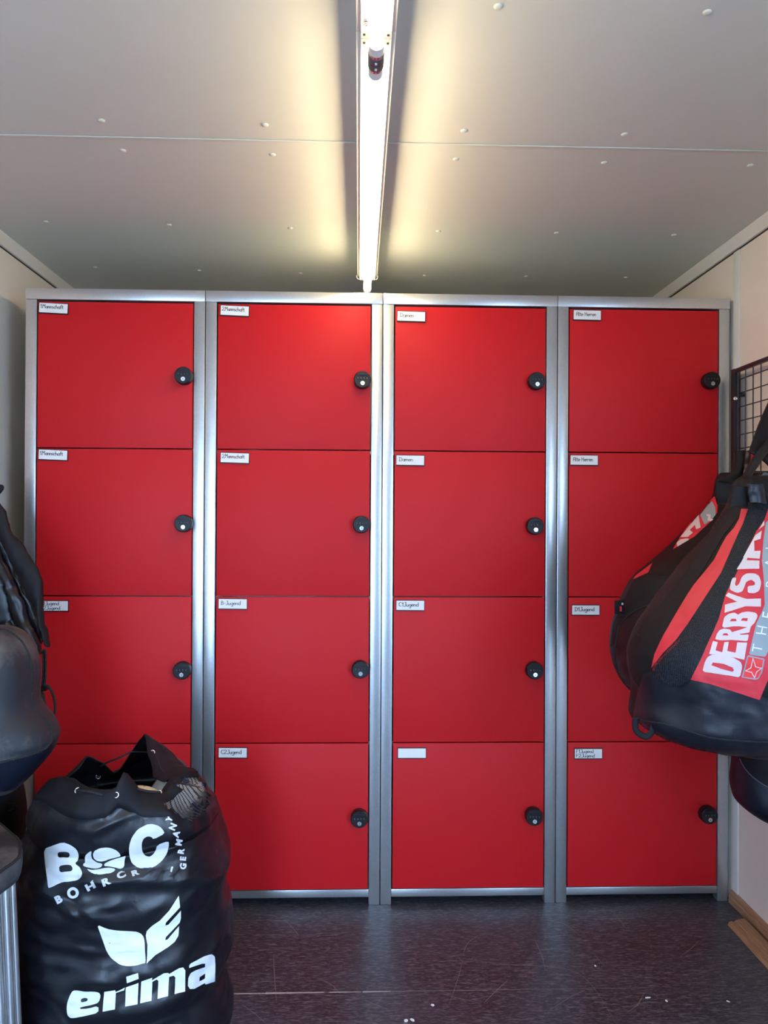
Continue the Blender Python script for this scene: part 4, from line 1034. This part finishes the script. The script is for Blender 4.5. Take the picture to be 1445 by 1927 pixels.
    rows = [(896, 1398, 1470, .03), (910, 1382, 1488, .055), (945, 1374, 1505, .08), (1000, 1346, 1530, .12), (1060, 1297, 1552, .16), (1110, 1258, 1572, .185), (1150, 1226, 1588, .20), (1187, 1202, 1598, .21), (1227, 1187, 1606, .215), (1262, 1188, 1612, .215), (1300, 1196, 1615, .215), (1336, 1194, 1612, .21), (1354, 1196, 1608, .20), (1374, 1222, 1592, .18), (1390, 1260, 1568, .15), (1401, 1306, 1536, .11), (1406, 1350, 1490, .05)]
    B = loft(rows, 1.75, .2, 104, 5, 2.15, .008, 6, 12, crease=.010, stretch=(1.4, 1, .7)); b = B.bvh()
    put('bag_body', B, MESHD, T)
    Z8 = (1140, 960, 4.19); Z7 = (1295, 940, 4.82)
    D8 = lambda nm, l, mm, off=.0012, rnd=0: decal(nm, l, b, mm, T, off, 5, Z8, rnd)
    D7 = lambda nm, l, mm, off=.0026, rnd=0: decal(nm, l, b, mm, T, off, 4, Z7, rnd)
    # base in shiny tarpaulin, corner panel
    base = [[(215, 1640), (236, 1516), (290, 1290), (380, 1275), (600, 1405), (680, 1340), (860, 1380), (1160, 1450), (1300, 1490), (2100, 1545), (2100, 1925), (1200, 1935), (200, 1915)]]
    D8('base_panel', base, TARP, .0014)
    D8('corner_panel', [[(182, 1120), (195, 1040), (245, 975), (300, 1080), (385, 1265), (300, 1290), (265, 1400), (225, 1340), (190, 1250)]], NYLON2, .0016)
    D8('side_strip', [[(858, 60), (1060, -60), (1075, 20), (930, 200), (800, 420), (660, 640), (520, 880), (440, 1050), (380, 1240), (330, 1150), (280, 1040), (250, 960), (330, 850), (480, 690), (640, 480), (760, 300)]], NYLON2, .0012)
    D7('mesh_panel', [[(545, 95), (560, 50), (700, 30), (730, 60), (690, 190), (620, 290), (530, 470), (440, 670), (340, 860), (280, 1080), (200, 1260), (100, 1480), (25, 1630), (-110, 1710), (-330, 1600), (-330, 1570), (-200, 1380), (0, 1120), (150, 900), (290, 680), (400, 430), (500, 220)]], MESHF, .0016)
    D7('red_stripe', [[(485, 88), (545, 90), (500, 220), (410, 420), (300, 670), (150, 900), (0, 1130), (-110, 1280), (-220, 1390), (-330, 1530), (-300, 1400), (-220, 1230), (-120, 1060), (0, 860), (60, 770), (170, 640), (240, 550), (300, 430), (350, 340), (420, 260), (465, 180)]], REDF, .0022)
    D7('print_panel', [[(25, 1632), (100, 1480), (200, 1260), (280, 1080), (340, 860), (440, 670), (530, 470), (620, 290), (690, 190), (730, 70), (860, 20), (1080, 100), (1150, 700), (1100, 1200), (900, 1400), (800, 1500), (720, 1640), (645, 1815), (400, 1737), (200, 1672)]], REDF, .0020)
    D7('printed_band', [[(550, 1395), (575, 1290), (610, 1130), (660, 1035), (690, 960), (682, 700), (667, 560), (680, 380), (702, 215), (760, 160), (900, 160), (900, 900), (800, 1190), (700, 1415), (690, 1425), (560, 1408)]], GREYP, .0028)
    L = lambda l: D7('printed_letter', l, PRINTP, .0030)
    L([rnd_poly([(130, 1562), (150, 1480), (175, 1430), (215, 1405), (300, 1410), (400, 1430), (470, 1470), (487, 1510), (465, 1612), (380, 1597), (250, 1577)], 1, .15), [(212, 1505), (225, 1480), (320, 1490), (400, 1520), (412, 1545), (400, 1560), (300, 1535)]])
    L([[(190, 1400), (225, 1288), (270, 1298), (250, 1368), (310, 1385), (330, 1298), (370, 1294), (355, 1373), (430, 1390), (445, 1298), (532, 1300), (505, 1452), (400, 1430), (290, 1410)]])
    L([rnd_poly([(245, 1272), (260, 1220), (285, 1185), (330, 1170), (380, 1180), (400, 1205), (440, 1193), (570, 1150), (553, 1208), (470, 1222), (470, 1230), (548, 1225), (535, 1287), (400, 1277), (300, 1283)], 1, .1), [(310, 1235), (325, 1215), (355, 1215), (368, 1237)]])
    L([rnd_poly([(308, 1165), (330, 1070), (370, 1040), (420, 1030), (450, 1050), (480, 1030), (540, 1020), (610, 1030), (627, 1060), (592, 1130), (560, 1165), (430, 1150)], 1, .15), [(380, 1107), (395, 1085), (430, 1085), (437, 1107)], [(475, 1102), (490, 1080), (540, 1080), (535, 1107)]])
    L([[(335, 960), (333, 1032), (400, 1012), (520, 972), (655, 975), (656, 903), (530, 905), (450, 880), (365, 848), (340, 880), (445, 932)]])
    L([rnd_poly([(405, 715), (388, 760), (378, 822), (445, 852), (490, 840), (510, 800), (525, 750), (570, 732), (602, 755), (602, 782), (535, 790), (540, 852), (600, 855), (642, 830), (660, 760), (642, 700), (600, 675), (530, 675), (490, 700), (465, 770), (440, 790), (425, 775), (440, 715)], 1, .18)])
    L([[(440, 640), (642, 632), (645, 560), (530, 556), (545, 520), (512, 522), (470, 590)]])
    L([[(500, 532), (645, 542), (655, 470), (600, 472), (598, 382), (655, 362), (667, 288), (610, 330), (560, 420)]])
    L([[(640, 280), (690, 195), (690, 240), (660, 262)]])
    for ch, x, y, h, a in (('T', 622, 1350, 88, 78), ('H', 660, 1188, 92, 80), ('E', 712, 1052, 88, 80), ('B', 745, 770, 88, 86), ('A', 738, 580, 88, 88), ('L', 745, 430, 88, 88)):
        letter(ch, x, y, h, a, b, PRINTB, T, -.004, .95, off=.0036, z=Z7)
    D7('emblem_border', [[(480, 1612), (508, 1505), (532, 1418), (545, 1412), (682, 1442), (688, 1452), (668, 1565), (632, 1625), (600, 1632)]], GREYP, .0028)
    D7('emblem_field', [[(494, 1606), (520, 1508), (542, 1424), (674, 1452), (656, 1562), (628, 1615), (600, 1620)]], mat('bright_red_print', (.80, .03, .03), .5), .0034)
    D7('emblem_star', [[(583, 1432), (612, 1510), (668, 1525), (622, 1560), (597, 1620), (568, 1568), (508, 1552), (560, 1518)], [(585, 1450), (606, 1516), (654, 1528), (617, 1555), (597, 1604), (573, 1563), (524, 1550), (566, 1523)]], PRINTP, .0038)
    D8('edge_binding', [[(372, 1268), (388, 1210), (560, 1040), (590, 1010), (585, 1040), (480, 1140), (400, 1230), (388, 1275)]], dotted('red_mesh_edge', (.35, .02, .03), (.01, .008, .01), 420), .0027)
    # bottom rim seam, carry loop and top tabs
    piping('piping', [(1196, 1352), (1220, 1358), (1250, 1362), (1290, 1374), (1340, 1388), (1400, 1394), (1445, 1396)], b, .0022, CORD, T, .0012, 1.6)
    q = [(1196, 1350), (1197, 1374), (1214, 1386), (1226, 1378), (1232, 1356)]
    tube_path('carry_loop', [atY(x, y, 1.68) for x, y in q], .0075, NYLON2, T, 8, 6, flat=((0, -1, 0), .25))
    fold('tab', [(1379, 914), (1378, 930), (1374, 954)], [(1409, 916), (1409, 930), (1407, 953)], 1.68, .005, NYLON2, T, .003, 6)
    fold('tab', [(1410, 910), (1409, 928), (1412, 946)], [(1438, 912), (1442, 930), (1444, 948)], 1.665, .007, TARP, T, .003, 7)
    fold('collar', [(1392, 900), (1384, 908), (1378, 919)], [(1462, 896), (1468, 906), (1474, 919)], 1.74, .03, NYLON2, T, .004, 8)
    fold('hanging_strap', [(1412, 850), (1426, 809), (1444, 766), (1470, 712)], [(1452, 880), (1468, 830), (1486, 785), (1506, 735)], (1.86, 2.03), .008, NYLON2, T, .002, 9)
    fold('hanging_strap', [(1398, 900), (1412, 872), (1430, 846), (1450, 822)], [(1408, 906), (1424, 882), (1442, 856), (1462, 836)], (1.80, 1.88), .006, NYLON, T, .002, 10)
    # dark bag below
    T = thing('sports_bag', (1.14, 2.15, .4), 'dark navy sports bag hanging low on the right wall below the ball bags', 'bag')
    rows = [(1380, 1398, 1472, .06), (1395, 1391, 1474, .09), (1420, 1389, 1476, .1), (1445, 1387, 1478, .1), (1475, 1384, 1480, .1), (1500, 1388, 1480, .1), (1514, 1394, 1478, .09), (1530, 1412, 1474, .075), (1541, 1430, 1470, .05), (1545, 1442, 1462, .03)]
    B = loft(rows, 2.14, .1, 64, 5, 2.3, .003, 8, 14); b = B.bvh()
    put('bag_body', B, NAVYF, T)
    decal('top_flap', [[(1388, 1400), (1392, 1430), (1400, 1442), (1412, 1456), (1428, 1470), (1445, 1480), (1480, 1486), (1480, 1390), (1395, 1385)]], b, NYLON2, T, .003, 5)
    piping('piping', [(1394, 1428), (1401, 1442), (1412, 1456), (1428, 1470), (1445, 1480), (1470, 1486)], b, .0016, mat('grey_thread', (.12, .12, .13), .7), T, .004, 2.04)
    tube_path('carry_strap', [atY(1450, 1385, 2.14), Vector((1.215, 2.14, .69)), Vector((1.236, 2.14, .715))], .010, NAVYF, T, flat=((1, 0, 0), .3))
right_bags()

# ------------------------------------------------------------------ scratches and seam dust on the floor
SCR = mat('scratch', (0.17, 0.155, 0.15), .6, var=.5, vscale=40)
def scratch(pts, w, nm='scratch', mm=None):
    P = catmull([Vector((p[0], p[1])) for p in pts], 5); W = [atZ(p.x, p.y, .0003) for p in P]; vs, fs = [], []
    for i, p in enumerate(W):
        t = (W[min(i + 1, len(W) - 1)] - W[max(i - 1, 0)]); t.z = 0; t.normalize(); nn = Vector((-t.y, t.x, 0)) * w * (.25 + .75 * math.sin(math.pi * (i + .5) / len(W)))
        vs += [p + nn, p - nn]
    for i in range(len(W) - 1): fs.append((2 * i, 2 * i + 1, 2 * i + 3, 2 * i + 2))
    mesh(nm, vs, fs, mm or SCR, fl)
for q in ([(770, 1780), (830, 1795), (900, 1808), (970, 1816), (1060, 1822), (1110, 1850), (1160, 1927)], [(1110, 1858), (1070, 1878), (1033, 1902)], [(1005, 1765), (1020, 1800), (1026, 1826)],
          [(862, 1800), (868, 1808), (880, 1815)], [(870, 1806), (862, 1840), (845, 1890)], [(830, 1870), (870, 1880), (905, 1888)], [(955, 1845), (930, 1868), (910, 1888)],
          [(535, 1730), (552, 1748), (563, 1762)], [(515, 1795), (516, 1830), (520, 1884)], [(600, 1757), (630, 1757), (650, 1756)], [(1015, 1570 + 160), (1060, 1738), (1090, 1760)],
          [(680, 1880), (705, 1890), (735, 1902)], [(455, 1890), (480, 1908), (500, 1925)], [(1118, 1795), (1128, 1808), (1137, 1818)], [(1150, 1712), (1165, 1730), (1178, 1748)], [(1280, 1800), (1300, 1785), (1316, 1770)],
          [(900, 1760), (880, 1775), (872, 1795)], [(1180, 1905), (1200, 1890), (1212, 1868)], [(595, 1840), (622, 1852), (640, 1870)]):
    scratch(q, .0008 + .0005 * random.random())
DUSTL = mat('seam_dust', (0.42, 0.40, 0.38), .7, var=.4, vscale=60)
for x0_, x1_, w_ in ((420, 505, .0030), (500, 620, .0038), (610, 680, .0022), (682, 735, .0030), (735, 900, .0007), (900, 1240, .0005)):
    a_ = atZ(x0_, 1868, 0).x; b_ = atZ(x1_, 1868, 0).x
    mesh('seam_dust', [(a_, SEAM_Y - w_, .0004), (b_, SEAM_Y - w_ * .6, .0004), (b_, SEAM_Y + w_ * .6, .0004), (a_, SEAM_Y + w_, .0004)], [(0, 1, 2, 3)], DUSTL, fl)

# ------------------------------------------------------------------ scraps on the floor
for i, (x, y, w, l, a, lab) in enumerate(((764, 1921, 8, 5, .3, 'larger of the two white paper scraps at the bottom edge of the floor'), (776, 1920, 10, 4, -.9, 'slim white paper scrap beside the larger one at the bottom floor edge'), (814, 1892, 6, 5, .8, 'small white crumb on the floor in front of the Damen locker'),
                              (1219, 1878, 11, 2.4, .05, 'thin white sliver on the floor in front of the right-hand locker'), (1254, 1884, 4, 4, .2, 'tiny white crumb beside the thin sliver on the floor'), (1370, 1885, 6, 2, -.7, 'white splinter on the floor near the right skirting'), (1120, 1818, 3.4, 3.4, .4, 'tiny white speck on the floor below the third locker'))):
    c = atZ(x, y, 0); k = c.y / FPX; dw, dl = w * k / 2, l * k * 1.4 / 2
    ca, sa = math.cos(a), math.sin(a); P = []
    for (u, v) in ((-1, -.6), (-.4, -1), (.7, -.8), (1, .2), (.3, 1), (-.8, .7)):
        P.append((c.x + u * dw * ca - v * dl * sa, c.y + u * dw * sa + v * dl * ca))
    vs = [(x_, y_, .0002) for x_, y_ in P] + [(x_, y_, .0016) for x_, y_ in P]
    o = mesh('paper_scrap', vs, [tuple(range(6))[::-1], tuple(range(6, 12))] + [(j, (j + 1) % 6, 6 + (j + 1) % 6, 6 + j) for j in range(6)], CARD)
    tag(o, lab, 'scrap', 'white scraps on the floor')
